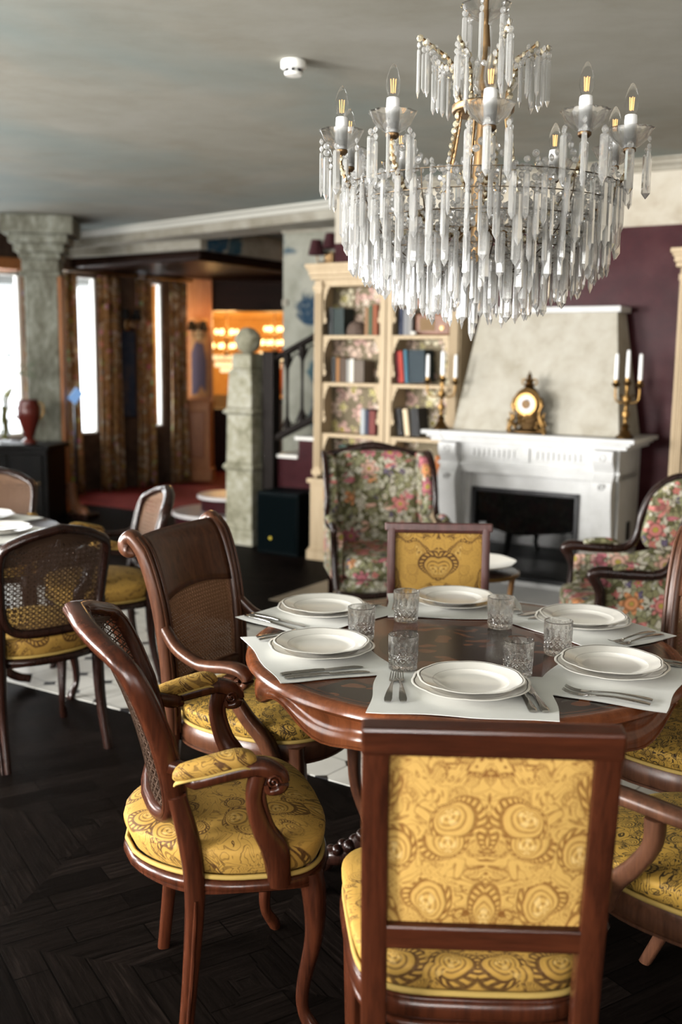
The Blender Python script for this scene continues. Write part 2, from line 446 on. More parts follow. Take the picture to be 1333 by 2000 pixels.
def octile():
    t = NT('octagon_dot_tile'); v = t.obj(scale=(1/.188,)*3, rot=(0,0,0), loc=(0,0,0))
    mp = t.n('Mapping', {}, Vector=v); mp.inputs['Rotation'].default_value = (0,0,R(39)); mp.inputs['Location'].default_value = (.25,.4,0)
    s3 = t.n('SeparateXYZ', Vector=mp.outputs[0])
    fx = t.math('ABSOLUTE', t.math('SUBTRACT', t.math('FRACT', s3.outputs[0]), .5))
    fy = t.math('ABSOLUTE', t.math('SUBTRACT', t.math('FRACT', s3.outputs[1]), .5))
    # distance to the cell corners, where the dark dots lie
    dx = t.math('SUBTRACT', .5, fx); dy = t.math('SUBTRACT', .5, fy)
    dot = t.math('LESS_THAN', t.math('ADD', dx, dy), .20)
    gr = t.math('LESS_THAN', t.math('MINIMUM', dx, dy), .012)
    n = t.noise(v, 1.5, 4)
    col = t.mix(n, (.40,.395,.36), (.50,.49,.455))
    col = t.mix(gr, col, (.10,.095,.085))
    col = t.mix(dot, col, (.006,.006,.007))
    t.bump(t.math('SUBTRACT', 1, gr), .3, .002)
    return t.p(Base_Color=col, Roughness=.35, Specular_IOR_Level=.4)
TILE = octile()

def marquetry():
    t = NT('inlaid_table_top'); v = t.obj()
    s3 = t.n('SeparateXYZ', Vector=v)
    r = t.math('SQRT', t.math('ADD', t.math('MULTIPLY', s3.outputs[0], s3.outputs[0]), t.math('MULTIPLY', s3.outputs[1], s3.outputs[1])))
    g = t.n('Mapping', {}, Vector=v); g.inputs['Scale'].default_value = (3,30,3)
    grain = t.noise(g.outputs[0], 2.5, 5, .6, .4)
    wood1 = t.ramp(grain, [(.3,(.050,.014,.006)), (.7,(.115,.034,.013))])
    nz = t.n('TexNoise', Vector=v, Scale=8.0, Detail=2.0)
    wv = t.vmath('SCALE', t.vmath('SUBTRACT', nz.outputs['Color'], (.5,.5,.5))); wv.node.inputs['Scale'].default_value = .14
    st = t.n('Mapping', {}, Vector=t.vmath('ADD', v, wv)); st.inputs['Scale'].default_value = (1,1.9,1); st.inputs['Rotation'].default_value = (0,0,.5)
    leaf = t.vor(st.outputs[0], 13)
    lm = t.math('LESS_THAN', leaf.outputs['Distance'], .42)
    lc = t.n('SeparateXYZ', Vector=leaf.outputs['Color'])
    lm = t.math('MULTIPLY', lm, t.math('GREATER_THAN', lc.outputs[0], .42))
    inl = t.mix(lm, (.012,.006,.004), (.115,.036,.013))
    ce = t.math('LESS_THAN', r, .235)
    ring = t.math('MULTIPLY', t.math('GREATER_THAN', r, .43), t.math('LESS_THAN', r, .545))
    ang = t.math('ARCTAN2', s3.outputs[1], s3.outputs[0])
    ring = t.math('MULTIPLY', ring, t.math('GREATER_THAN', t.math('COSINE', t.math('MULTIPLY', ang, 6)), -.25))
    col = t.mix(t.math('MAXIMUM', ce, ring), wood1, inl)
    line = t.math('LESS_THAN', t.math('ABSOLUTE', t.math('SUBTRACT', r, .555)), .004)
    col = t.mix(line, col, (.012,.006,.004))
    return t.p(Base_Color=col, Roughness=.15, Coat_Weight=.0, Specular_IOR_Level=.16)
INLAY = marquetry()
def emit(name, col, st):
    t = NT(name); return t.p(Base_Color=(0,0,0), Emission_Color=col, Emission_Strength=st)
FIL = emit('glowing_filament', (1,.50,.16), 2.2)
WARMB = emit('warm_lit_bulb', (1,.60,.24), 6)
WARMS = emit('lit_amber_shade', (1,.50,.14), 3.0)
BLUEREFL = emit('glowing_blue_reflection', (.25,.45,.8), .8)  # emission standing in for a blue reflection
LW = (3250, 2500, 700); BW = (100, 400, 230); WWP = 220
# ------------------------------------------------------------------ camera
F = 1980.0; PITCH = math.atan(300/F); ROLL = .0125
cam = bpy.data.cameras.new('camera'); co = bpy.data.objects.new('camera', cam); C.objects.link(co)
cam.sensor_fit = 'VERTICAL'; cam.sensor_height = 36; cam.sensor_width = 24; cam.lens = F/2000*36
co.matrix_world = Matrix.Translation((0,0,1.55)) @ (Matrix.Rotation(PI/2-PITCH, 4, 'X') @ Matrix.Rotation(ROLL, 4, 'Z'))
cam.dof.use_dof = True; cam.dof.focus_distance = 2.55; cam.dof.aperture_fstop = 2.2
cam.clip_start = .05
sc.camera = co
sc.view_settings.view_transform = 'Standard'; sc.view_settings.look = 'None'; sc.view_settings.gamma = 1; sc.view_settings.use_curve_mapping = False
sc.view_settings.exposure = EXPO = 0.0
cy = sc.cycles
cy.max_bounces = 11; cy.diffuse_bounces = 3; cy.glossy_bounces = 3; cy.transmission_bounces = 10; cy.transparent_max_bounces = 18
cy.use_adaptive_sampling = True; cy.adaptive_threshold = .03
cy.caustics_reflective = False; cy.caustics_refractive = False
cy.use_denoising = True; cy.sample_clamp_indirect = 6.0
cy.blur_glossy = .5

# fireplace-wall frame: x along the wall to the right, y away from the room
FC = Vector((1.17, 6.573, 0)); E1 = Vector((.8526, -.5225, 0)); E2 = Vector((.5225, .8526, 0)); RZW = math.atan2(-.5225, .8526)
def W(x, y, z=0): return FC + E1*x + E2*y + Vector((0,0,z))
CZ = 2.83
# ------------------------------------------------------------------ setting
struct(MB().box(-14, 6, -4, 20, -.12, 0).build('floor', PARQ, smooth=0))
def flat(poly, z0, z1): return MB().prism(poly, z0, z1)
tb = MB()
def e1e2(p0, a, b): return (p0.x + E1.x*a + E2.x*b, p0.y + E1.y*a + E2.y*b)
tp0 = Vector((-.40, 3.95, 0))
tb.prism([e1e2(tp0, -3.2, 0), e1e2(tp0, -.2, 0), e1e2(tp0, .2, -.12), e1e2(tp0, 1.1, -.15), e1e2(tp0, 4, -.15), e1e2(tp0, 4, 1.75), e1e2(tp0, 1, 1.75), e1e2(tp0, 0.6, 1.48), e1e2(tp0, -3.2, 1.48)], -.01, .004)
struct(tb.build('floor_tiles', TILE, smooth=0))
struct(MB().prism([(-4.2,10.6),(-2.6,10.5),(-1.43,9.75),(-.7,9.7),(.6,14),(-1.6,14.5),(-2.2,12.2)], -.01, .006).build('floor_carpet', REDC, smooth=0))
rp0 = W(-1.3, -1.0)
struct(MB().prism([e1e2(rp0, 0, 0), e1e2(rp0, 2.6, 0), e1e2(rp0, 2.6, .9), e1e2(rp0, 0, .9)], -.01, .003).build('floor_hearth_tiles', plaster('beige_floor_tile', (.16,.13,.09),(.20,.165,.12),(.24,.20,.15), 3, .35, .1), smooth=0))
struct(MB().box(-14, 6, -4, 20, CZ, CZ+.15).build('ceiling', CEIL, smooth=0))

def wall_mesh(a, b, z0, z1, th, holes=()):
    """wall from a to b (thickness on its left-hand side), holes = (u0,u1,z0,z1) along it"""
    a = Vector((*a, 0)); b = Vector((*b, 0)); L = (b-a).length; d = (b-a)/L; n = Vector((-d.y, d.x, 0))
    m = Matrix(((d.x, n.x, 0, a.x), (d.y, n.y, 0, a.y), (0, 0, 1, 0), (0, 0, 0, 1)))
    mb = MB(); u = 0
    for (u0, u1, h0, h1) in sorted(holes):
        mb.box(u, u0, 0, th, z0, z1, M=m); mb.box(u0, u1, 0, th, z0, h0, M=m); mb.box(u0, u1, 0, th, h1, z1, M=m); u = u1
    mb.box(u, L, 0, th, z0, z1, M=m)
    return mb, m
# fireplace wall: maroon below, cream frieze above
wa, wb = W(-1.80, .56), W(4.2, .56)
struct(wall_mesh(wa[:2], wb[:2], 0, 2.42, .15)[0].build('wall_right', MAROON, smooth=0))
struct(wall_mesh(wa[:2], wb[:2], 2.42, CZ, .15)[0].build('wall_right_frieze', CREAMPL, smooth=0))
def moulding(a, b, z, prof, name, m):
    a = Vector((*a[:2], z)); b = Vector((*b[:2], z)); d = (b-a).normalized(); n = Vector((d.y, -d.x, 0))
    mb = MB(); k = len(prof)
    vs = [p + n*q[0] + Vector((0,0,q[1])) for p in (a, b) for q in prof]
    mb.add(vs, [(i, (i+1) % k, k+(i+1) % k, k+i) for i in range(k)] + [list(range(k))[::-1], list(range(k, 2*k))])
    return struct(mb.build(name, m, smooth=30))
CROWN = [(0,0),(0,-.075),(.02,-.075),(.025,-.05),(.05,-.035),(.06,-.015),(.085,-.01),(.085,0)]
moulding(wa, wb, CZ, CROWN, 'trim_1', CEIL2)
wc = Vector(wb)
struct(wall_mesh(wb[:2], (wb.x, -3.5), 0, CZ, .15)[0].build('wall_far_right', CREAMPL, smooth=0))
WINH = (.85, 2.45)
bk, bm_ = wall_mesh((wb.x, -3.5), (-5.2, -3.5), 0, CZ, -.2, [(1.4,3.2,*WINH), (4.4,6.4,*WINH), (7.4,9.4,*WINH)])
struct(bk.build('wall_back', CREAMPL, smooth=0))
lf, lm_ = wall_mesh((-5.2, -3.5), (-5.2, 8.54), 0, CZ, .2, [(1.2,3.2,*WINH), (4.4,6.6,*WINH), (7.8,10.0,*WINH)])
struct(lf.build('wall_left', CREAMPL, smooth=0))
# window wall running away on the left
wd = Vector((.626, .78, 0)); wp = Vector((-2.957, 11.333, 0)); wn = Vector((.78, -.626, 0))
def WW(u, off, z): return wp + wd*u + wn*off + Vector((0,0,z))
A_ = WW(-3.58, -.12, 0); B_ = WW(1.72, -.12, 0)
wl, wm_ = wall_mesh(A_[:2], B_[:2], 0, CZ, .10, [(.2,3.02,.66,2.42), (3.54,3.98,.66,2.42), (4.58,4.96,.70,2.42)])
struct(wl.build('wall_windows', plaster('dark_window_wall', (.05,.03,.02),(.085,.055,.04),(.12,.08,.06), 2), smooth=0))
GLASS = THING
FRAME = plain('white_window_frame', (.75,.74,.70), .5)
def window(n, m, u0, u1, z0, z1, y):
    f = MB(); w = .05 if u1-u0 > 1 else .02
    f.box(u0,u1,y-.03,y+.03,z0,z0+w,M=m); f.box(u0,u1,y-.03,y+.03,z1-w,z1,M=m)
    f.box(u0,u0+w,y-.03,y+.03,z0,z1,M=m); f.box(u1-w,u1,y-.03,y+.03,z0,z1,M=m)
    if u1-u0 > 1: c = (u0+u1)/2; f.box(c-.025,c+.025,y-.02,y+.02,z0,z1,M=m)
    o = struct(f.build('window_%d' % n, FRAME, smooth=0))
    MB().box(u0,u1,y-.004,y+.004,z0,z1,M=m).build('pane', GLASS, o, smooth=0)
k = 1
for (m, lst, y) in ((bm_, [(1.4,3.2),(4.4,6.4),(7.4,9.4)], -.12), (lm_, [(1.2,3.2),(4.4,6.6),(7.8,10.0)], .12)):
    for (u0, u1) in lst: window(k, m, u0, u1, *WINH, y); k += 1
for (u0, u1) in ((.2,3.02),(3.54,3.98),(4.58,4.96)): window(k, wm_, u0, u1, .66 if u0 < 4 else .70, 2.42, .06); k += 1

# stair wall and stairs
struct(wall_mesh(W(-3.02, 1.62)[:2], W(2.0, 1.62)[:2], 0, CZ, .2)[0].build('wall_stair', STAIRW, smooth=0))
moulding(W(-3.02,1.62), W(2,1.62), 2.74, CROWN, 'trim_2', CEIL2)
struct(wall_mesh(W(-3.02, 1.82)[:2], W(-3.02, 1.60)[:2], 2.02, 2.08, .06)[0].build('trim_3', CEIL2, smooth=0))
# ceiling beam with white crown, running to the left
ba, bb = Vector((.02, 8.53, 0)), Vector((-3.6, 11.76, 0))
struct(wall_mesh(bb[:2], ba[:2], 2.69, CZ, .42)[0].build('ceiling_beam', CEIL2, smooth=0, bevel=.01))
moulding(bb, ba, CZ, [(0,0),(0,-.06),(.03,-.06),(.05,-.03),(.09,-.02),(.09,0)], 'trim_4', plain('white_crown_paint', (.50,.49,.44), .7))
# lower beams and the dark wooden ceiling behind them
sof = [(-3.6,11.9),(-2.9,11.28),(-1.42,10.25),(-.62,11.5),(.4,13.05),(-1.65,13.05),(-2.0,12.8)]
struct(MB().prism(sof, 2.60, CZ-.001).build('ceiling_beam_low', BEAMB, smooth=0, bevel=.015))
struct(MB().prism([(-3.62,11.96),(-2.9,11.36),(-1.44,10.36),(-.66,11.55),(.4,13.05),(-1.65,13.05),(-2.0,12.8)], 2.50, 2.605).build('ceiling_wood', DARKC, smooth=0, bevel=.03))
struct(wall_mesh((-2.03,13.07), (.8,13.07), 2.13, CZ, .3)[0].build('ceiling_beam_dark', DARKC, smooth=0))
# the amber room beyond
struct(MB().box(-2.6, 2.2, 17.6, 17.75, 0, CZ).build('wall_far', ORANGEW, smooth=0))
struct(MB().box(-2.6, -2.45, 13.06, 17.7, 0, CZ).build('wall_far_left', ORANGEW, smooth=0))
struct(MB().box(2.1, 2.25, 8, 17.7, 0, CZ).build('wall_far_stair', ORANGEW, smooth=0))
struct(MB().prism([(-2.45,17.6),(2.1,17.6),(2.1,17.35),(-2.45,17.35)], 2.2, 2.32).build('trim_5', ORANGEW, smooth=0, bevel=.03))
struct(MB().box(-2.03,-1.655,12.95,13.06,0,CZ).build('wall_pier', PANELW, smooth=0))

# ------------------------------------------------------------------ column
colm = t = struct(MB().box(-.155,.155,-.155,.155,0,2.32).build('column_1', COLM, smooth=0, bevel=.02, loc=(-2.89,9.95,0)))
t.rotation_euler[2] = R(8)
for (w, z0, z1) in ((.185,2.28,2.33),(.19,2.44,2.50),(.23,2.50,2.58),(.27,2.58,2.66),(.33,2.66,CZ-.002)):
    MB().box(-w,w,-w,w,z0,z1).build('capital_moulding', COLM, t, smooth=0, bevel=.012)
MB().box(-.17,.17,-.17,.17,2.33,2.44).build('capital_neck', COLM, t, smooth=0, bevel=.012)
o = struct(MB().box(.155,.185,-.155,.155,0,2.3).build('trim_6', PANELW, smooth=0)); o.location = (-2.89,9.95,0); o.rotation_euler[2] = R(8)
# stair body
def Wm(): return Matrix(((E1.x,E2.x,0,FC.x),(E1.y,E2.y,0,FC.y),(0,0,1,0),(0,0,0,1)))
WM = Wm()
st = MB(); tr = MB()
mar = MB()
for i in range(7):
    z = .765 + .155*i; x = -2.40+.235*i
    mar.box(x, x+.235, .62, 1.60, 0, z-.03, M=WM)
    tr.box(x-.03, x+.235, .60, 1.60, z-.03, z, M=WM)
struct(mar.build('stair_stringer_wall', MAROON, smooth=0))
tr.build('stair_trim', plain('white_stone_tread', (.62,.61,.58), .5), smooth=0, bevel=.006)['kind'] = 'structure'
# ================================================================== things along the walls
def wthing(name, label, cat, x, y, z=0, group=None, rz=0): return thing(name, label, cat, W(x, y, z), RZW+rz, group)
# ---- fireplace
fp = wthing('fireplace', 'carved white marble fireplace with a black glazed firebox against the maroon wall', 'fireplace', 0, 0)
mb = MB()
mb.box(-.58,.73,-.02,.555,1.05,1.078); mb.box(-.73,-.58,-.02,.24,1.05,1.078); mb.box(-.58,.70,.005,.55,1.03,1.05); mb.box(-.70,-.58,.005,.24,1.03,1.05); mb.box(-.58,.675,.025,.55,1.005,1.03); mb.box(-.675,-.58,.025,.24,1.005,1.03)
mb.build('mantel_shelf', MARBLE, fp, smooth=0, bevel=.006)
mb = MB(); mb.box(-.585,.62,.07,.55,.86,1.005); mb.box(-.62,-.585,.07,.24,.80,1.005); mb.box(-.63,.63,.055,.24,.845,.865); mb.box(-.585,.62,.065,.5,.80,.845)
for (x0, x1) in ((-.40,-.05),(.05,.40)):
    mb.box(x0,x1,.062,.08,.90,.905); mb.box(x0,x1,.062,.08,.975,.98)
    for k in range(9): mb.box(x0+.02+k*.036, x0+.035+k*.036, .060, .08, .915, .965)
mb.box(-.03,.03,.055,.08,.89,.985)
mb.build('frieze', MARBLE, fp, smooth=0, bevel=.003)
for s_ in (-1, 1):
    mb = MB()
    # scrolled console at the top and a long S-shaped leg
    prof = [(.07,1.0),(-.005,1.0),(-.012,.96),(.0,.92),(.03,.89),(.045,.86),(.03,.83),(.0,.80),(-.01,.74),(.0,.66),(.03,.5),(.055,.3),(.06,.14),(.04,.13),(.04,0),(.2,0),(.2,1.0)]
    x0, x1 = sorted((s_*.47, s_*.60))
    vs = [(x, p[0], p[1]) for x in (x0, x1) for p in prof]; n = len(prof)
    mb.add(vs, [(i, (i+1) % n, n+(i+1) % n, n+i) for i in range(n)] + [list(range(n))[::-1], list(range(n, 2*n))])
    for (yy, zz, rr) in ((.02,.955,.034),(.02,.77,.03)):
        mb.sweep([( (x0+x1)/2 + rr*.8*cos(a)*(1-a/14), yy-.03, zz + rr*.9*sin(a)*(1-a/14)) for a in [k*.5 for k in range(22)]], (.008,.014), 6, up=(0,1,0))
    mb.build('carved_pilaster', MARBLE, fp, smooth=35, bevel=.004)
    x0, x1 = sorted((s_*.405, s_*.47)); MB().box(x0,x1,.11,.5,0,.80).box(min(s_*.60,s_*.62),max(s_*.60,s_*.62),.10,.55 if s_ > 0 else .24,0,.86).build('jamb', MARBLE, fp, smooth=0, bevel=.004)
mb = MB(); mb.box(-.41,.41,.125,.4,.70,.80); mb.box(-.41,-.385,.125,.4,0.05,.70); mb.box(.355,.41,.125,.4,0.05,.70); mb.box(-.47,.47,.13,.5,0,.085)
mb.build('surround', MARBLE, fp, smooth=0)
mb = MB(); a, b, z0, z1 = -.392, .36, .085, .70
for q in ((a,b,z1-.03,z1),(a,b,z0,z0+.03),(a,a+.028,z0,z1),(b-.028,b,z0,z1)): mb.box(q[0],q[1],.105,.16,q[2],q[3])
mb.build('firebox_frame', BLACKM, fp, smooth=0, bevel=.003)
MB().box(a+.02,b-.02,.128,.134,z0+.02,z1-.02).build('firebox_glass', BLACKG, fp, smooth=0)
MB().box(-.70,.70,-.33,.12,0,.05).build('hearth', MARBLE, fp, smooth=0, bevel=.006)
MB().box(.621,.628,.30,.36,.40,.52).build('wall_socket', BLACKM, fp, smooth=0)
# ---- hood
hd = wthing('chimney_hood', 'tapering beige plaster chimney hood with a white ledge above the mantel clock', 'chimney hood', 0, 0)
mb = MB()
bx0, bx1, by, tx0, tx1, ty = -.565, .585, .15, -.475, .475, .35
vs = [(bx0,by,1.08),(bx1,by,1.08),(bx1+.02,.555,1.08),(bx0-.02,.555,1.08),(tx0,ty,1.865),(tx1,ty,1.865),(tx1,.555,1.865),(tx0,.555,1.865)]
mb.add(vs, [(0,3,2,1),(4,5,6,7),(0,1,5,4),(1,2,6,5),(2,3,7,6),(3,0,4,7)])
mb.build('hood_body', HOODM, hd, smooth=0)
MB().box(tx0-.03,tx1+.03,ty-.03,.555,1.865,1.905).build('hood_ledge', MARBLE, hd, smooth=0, bevel=.006)
# ---- mantel clock
cl = wthing('mantel_clock', 'ornate gilt mantel clock with a white ring dial and pointed finial', 'clock', .0, .09, 1.081)
mb = MB(); mb.lathe([(.075,.075),(.085,.10),(.082,.15),(.078,.20),(.07,.25),(.05,.285),(.03,.30),(0.012,.31)], 24, sy=.5)
mb.lathe([(.095,.05),(.10,.056),(.088,.07),(.082,.078)], 24, sy=.5); mb.lathe([(.10,0),(.125,.004),(.125,.012),(.11,.018),(.06,.03),(.05,.05)], 24, sy=.45)
mb.build('clock_case', GILTD, cl, smooth=50, bevel=.004)
mb = MB()
rr = random.Random(5)
for s_ in (-1, 1):
    mb.sweep(spline([(s_*.085,-.02,.23),(s_*.098,-.025,.18),(s_*.085,-.03,.13),(s_*.10,-.03,.08),(s_*.12,-.03,.03),(s_*.13,-.03,.008)], 16), [(.03,.03),(.035,.03),(.022,.02),(.034,.03),(.03,.03),(.02,.02)], 8)
    for k in range(9): mb.ball((s_*(.07+.055*rr.random()), -.045+.01*rr.random(), .02+.07*rr.random()), .010+.006*rr.random(), 8, 5)
    mb.sweep(spline([(s_*.118,-.02,.0),(s_*.125,-.02,.05),(s_*.108,-.02,.10),(s_*.12,-.02,.135)], 10), [(.03,.03),(.02,.02),(.026,.026),(.012,.012)], 8)
for k in range(14):
    a = PI*(.06+.88*k/13); mb.ball((.088*cos(a), -.03, .185+.10*sin(a)), .013, 8, 5)
for k in range(8): mb.ball((-.05+.1*rr.random(), -.048, .06+.06*rr.random()), .012, 8, 5)
mb.build('scroll_ornament', GILT, cl, smooth=60)
mb = MB(); mb.lathe([(.028,.30),(.04,.315),(.022,.325),(.03,.345),(.012,.358),(.018,.368),(.008,.385),(.001,.405)], 14)
for s_ in (-1,1): mb.sweep(spline([(s_*.02,0,.35),(s_*.045,0,.345),(s_*.05,0,.325),(s_*.03,0,.31)], 8), (.01,.012), 6)
mb.build('finial', GILT, cl, smooth=60)
def disc(name, r, z, y0, y1, m, r0=0):
    mb = MB(); n = 32
    vs = []; fs = []
    for k in range(n):
        a = 2*PI*k/n
        for (q, y) in ((r0, y1), (r0, y0), (r, y0), (r, y1)): vs.append((q*cos(a), y, z+q*sin(a)))
    for k in range(n):
        a = 4*k; b = 4*((k+1) % n)
        for j in range(4): fs.append((a+j, a+(j+1) % 4, b+(j+1) % 4, b+j))
    mb.add(vs, fs); return mb.build(name, m, cl, smooth=30)
disc('bezel', .072, .19, -.052, -.03, GILT, .058); disc('dial_ring', .060, .19, -.048, -.03, plain('white_enamel', (.5,.5,.52), .35), .028); disc('dial_centre', .030, .19, -.050, -.03, GILTD, .0005)
mb = MB()
for (w, z0, z1, a) in ((.004,0,.04,.3),(.004,0,.028,2.2)):
    mb.box(-w/2,w/2,-.054,-.051,z0,z1, M=Matrix.Translation((0,0,.19)) @ Matrix.Rotation(a, 4, 'Y'))
mb.build('clock_hands', BLACKM, cl, smooth=0)

# ---- candelabra
def candelabrum(label, x, y, arms):
    t = wthing('candelabrum', label, 'candelabrum', x, y, 1.078, 'candelabra on the mantel')
    mb = MB(); mb.lathe([(.055,0),(.058,.012),(.04,.022),(.028,.05),(.018,.06),(.03,.075),(.014,.09),(.012,.12),(.026,.15),(.014,.175),(.010,.20),(.022,.225),(.026,.25),(.012,.275),(.012,.33)], 18)
    mb.build('stem', GILT, t, smooth=60)
    for (ax, ay, az) in arms:
        if abs(ax)+abs(ay) < .01:
            MB().lathe([(.008,.32),(.022,.335),(.026,.35),(.014,.355),(.013,.375),(.004,.376)], 14).build('candle_cup', GILT, t, smooth=60)
        else:
            mb = MB()
            mb.sweep(spline([(0,0,.24),(ax*.45,ay*.45,.22),(ax*.9,ay*.9,.235),(ax,ay,.27),(ax,ay,az-.03)], 16), (.013,.013), 8, up=(-ay,ax,0))
            mb.sweep(spline([(ax*.3,ay*.3,.235),(ax*.5,ay*.5,.27),(ax*.7,ay*.7,.26)], 8), (.009,.009), 6, up=(-ay,ax,0))
            mb.build('arm', GILT, t, smooth=60)
            MB().lathe([(.006,-.03),(.024,-.012),(.027,.0),(.014,.004),(.013,.022),(.004,.023)], 14, c=(ax,ay,az-.005)).build('candle_cup', GILT, t, smooth=60)
    return t
ca_r = candelabrum('gilt candelabrum at the right end of the mantel', .635, .10, [(0,0,.36),(-.068,-.01,.345),(.075,.01,.345)])
ca_l = candelabrum('gilt candelabrum at the left end of the mantel, before the bookcase', -.635, .10, [(0,0,.36),(-.11,0,.335),(.10,0,.335),(.03,-.05,.35)])
def candle(label, x, y, z, h):
    o = MB().lathe([(.0125,0),(.0115,h*.7),(.0105,h),(.004,h+.006)], 14).build('candle', WAX, None, smooth=60)
    o.location = W(x, y, z); tag(o, label, 'candle', 'white candles in the candelabra'); return o
for (dx, dy, z, h, l) in ((0,0,.375,.165,'tall white candle in the middle cup of the right-hand candelabrum'),(-.068,-.01,.362,.155,'white candle in the inner cup of the right-hand candelabrum, toward the clock'),(.075,.01,.362,.155,'white candle in the outer cup of the right-hand candelabrum, away from the clock')):
    candle(l, .635+dx, .10+dy, 1.078+z, h)
for (dx, dy, z, h, l) in ((0,0,.375,.15,'tallest white candle in the centre of the left-hand candelabrum'),(-.11,0,.352,.15,'white candle in the outermost cup of the left-hand candelabrum, before the books'),(.10,0,.352,.15,'white candle of the left-hand candelabrum, closest to the chimney hood'),(.03,-.05,.367,.15,'white candle just right of the centre one in the left-hand candelabrum')):
    candle(l, -.635+dx, .10+dy, 1.078+z, h)

# ---- bookcases
def bookcase(label, x0, w):
    t = wthing('bookcase', label, 'bookcase', x0, .31, 0, 'cream bookcases')
    d = .245
    mb = MB(); mb.box(0,.03,0.02,d,.62,2.14); mb.box(w-.03,w,.02,d,.62,2.14); mb.box(0,w,0.02,d,2.08,2.14)
    mb.build('carcass', CREAMW, t, smooth=0, bevel=.003)
    mb = MB(); mb.box(-.02,w+.02,-.02,d,2.13,2.16); mb.box(-.03,w+.03,-.03,d,2.16,2.20); mb.box(-.05,w+.05,-.055,d,2.215,2.245); mb.box(-.04,w+.04,-.04,d,2.195,2.22)
    mb.build('cornice', CREAMW, t, smooth=0, bevel=.006)
    MB().box(.02,w-.02,d-.015,d,.62,2.10).build('papered_back', WALLP, t, smooth=0)
    for (a, b) in ((.0,.085),(w-.085,w)):
        mb = MB(); mb.box(a+.01,b-.01,-.005,.03,.66,2.12); mb.box(a,b,-.012,.03,2.05,2.09); mb.box(a,b,-.012,.03,.66,.70)
        for k in range(4): mb.box(a+.018+k*.014,a+.026+k*.014,-.011,.0,.72,2.03)
        mb.build('fluted_pilaster', CREAMW, t, smooth=0, bevel=.003)
    mid = w/2+.02
    MB().box(mid-.05,mid-.004,0,d,.62,2.12).box(mid+.004,mid+.05,0,d,.62,2.12).build('divider', CREAMW, t, smooth=0, bevel=.003)
    for z in (1.72,1.37,.985):
        for (a, b) in ((.085,mid-.05),(mid+.05,w-.085)): MB().box(a,b,.005,d,z-.028,z).build('shelf', CREAMW, t, smooth=0, bevel=.004)
    # scalloped brackets along the inner edges
    for (xa, sg) in ((.085,1),(mid-.05,-1),(mid+.05,1),(w-.085,-1)):
        for z in (2.08,1.692,1.342,.957):
            poly = [(0,0),(.05,0),(.046,-.02),(.03,-.03),(.033,-.05),(.018,-.065),(.02,-.085),(.006,-.10),(.006,-.17),(.016,-.20),(.012,-.225),(.026,-.24),(.02,-.27),(0,-.275)]
            MB().prism([(xa+sg*p[0], z+p[1]) for p in poly], .008, .02, fn=lambda x, y, z_: (x, z_, y)).build('scalloped_bracket', CREAMW, t, smooth=0)
    mb = MB(); mb.box(-.02,w+.02,-.05,d,.60,.635); mb.box(0,w,-.03,d,.06,.60); mb.box(-.02,w+.02,-.05,d,0,.075); mb.box(-.01,w+.01,-.04,d,.075,.095)
    mb.build('base_cabinet', CREAMW, t, smooth=0, bevel=.005)
    for (a, b) in ((.10,mid-.06),(mid+.06,w-.10)):
        mb = MB(); mb.box(a,b,-.038,-.02,.13,.56); mb.box(a+.05,b-.05,-.044,-.02,.18,.51)
        dr = mb.build('door', CREAMW, t, smooth=0, bevel=.006)
        MB().ball((b-.025,-.05,.35), .012).build('knob', BRASS, dr)
    return t
bookcase('tall cream bookcase with floral papered back, left of the fireplace', -1.828, 1.216)
bookcase('fluted cream bookcase at the right edge, beyond the fireplace', .86, 1.216)
BKM = {}
def book(label, x0, x1, z, h, col, tilt=0, y=.36, dpt=.15, rough=.6, name='book'):
    if col not in BKM: BKM[col] = plain('book_cover_%02d' % len(BKM), col, rough)
    t = wthing(name, label, 'book', (x0+x1)/2, y, z+.002, 'books in the tall bookcase')
    w = (x1-x0)
    M = Matrix.Translation((w/2,0,0)) @ Matrix.Rotation(tilt, 4, 'Y') @ Matrix.Translation((-w/2,0,0)) if tilt > 0 else Matrix.Translation((-w/2,0,0)) @ Matrix.Rotation(tilt, 4, 'Y') @ Matrix.Translation((w/2,0,0))
    mb = MB(); c = min(.004, w*.2)
    mb.box(-w/2,-w/2+c,0,dpt,0,h,M=M); mb.box(w/2-c,w/2,0,dpt,0,h,M=M)
    mb.sweep([M @ Vector((0,.002,0)), M @ Vector((0,.002,h))], (w, .012), 8, up=(0,1,0))
    mb.build('cover', BKM[col], t, smooth=40)
    MB().box(-w/2+c,w/2-c,.006,dpt-.005,.004,h-.004,M=M).build('pages', PAPER, t, smooth=0)
    return t
PAPER = plain('book_pages', (.62,.55,.42), .8)
L = 'on the left bay\'s top shelf'
book('black book standing at the left end of the top left shelf', -1.725,-1.685,1.72,.205,(.010,.012,.012))
book('wide black-green book beside the black one on the top left shelf', -1.68,-1.59,1.72,.20,(.008,.016,.014))
book('slim brown book at the right of the top left shelf', -1.408,-1.375,1.72,.20,(.22,.12,.06))
book('green-spined book between brown and red-brown books, top left shelf', -1.372,-1.345,1.72,.215,(.05,.09,.05))
book('red-brown thick book against the divider on the top left shelf', -1.342,-1.30,1.72,.22,(.20,.06,.025))
book('black book leading the row on the second left shelf', -1.695,-1.655,1.37,.19,(.012,.011,.010))
book('orange-brown spined book on the second left shelf', -1.65,-1.625,1.37,.185,(.30,.14,.05))
book('dark brown thick book in the middle of the second left shelf', -1.622,-1.565,1.37,.18,(.06,.038,.025))
book('grey slim book beside the white one on the second left shelf', -1.56,-1.535,1.37,.17,(.30,.29,.27))
book('white spined book on the second left shelf', -1.53,-1.50,1.37,.175,(.70,.67,.60))
book('broad taupe book at the end of the second left shelf row', -1.497,-1.41,1.37,.165,(.12,.095,.075))
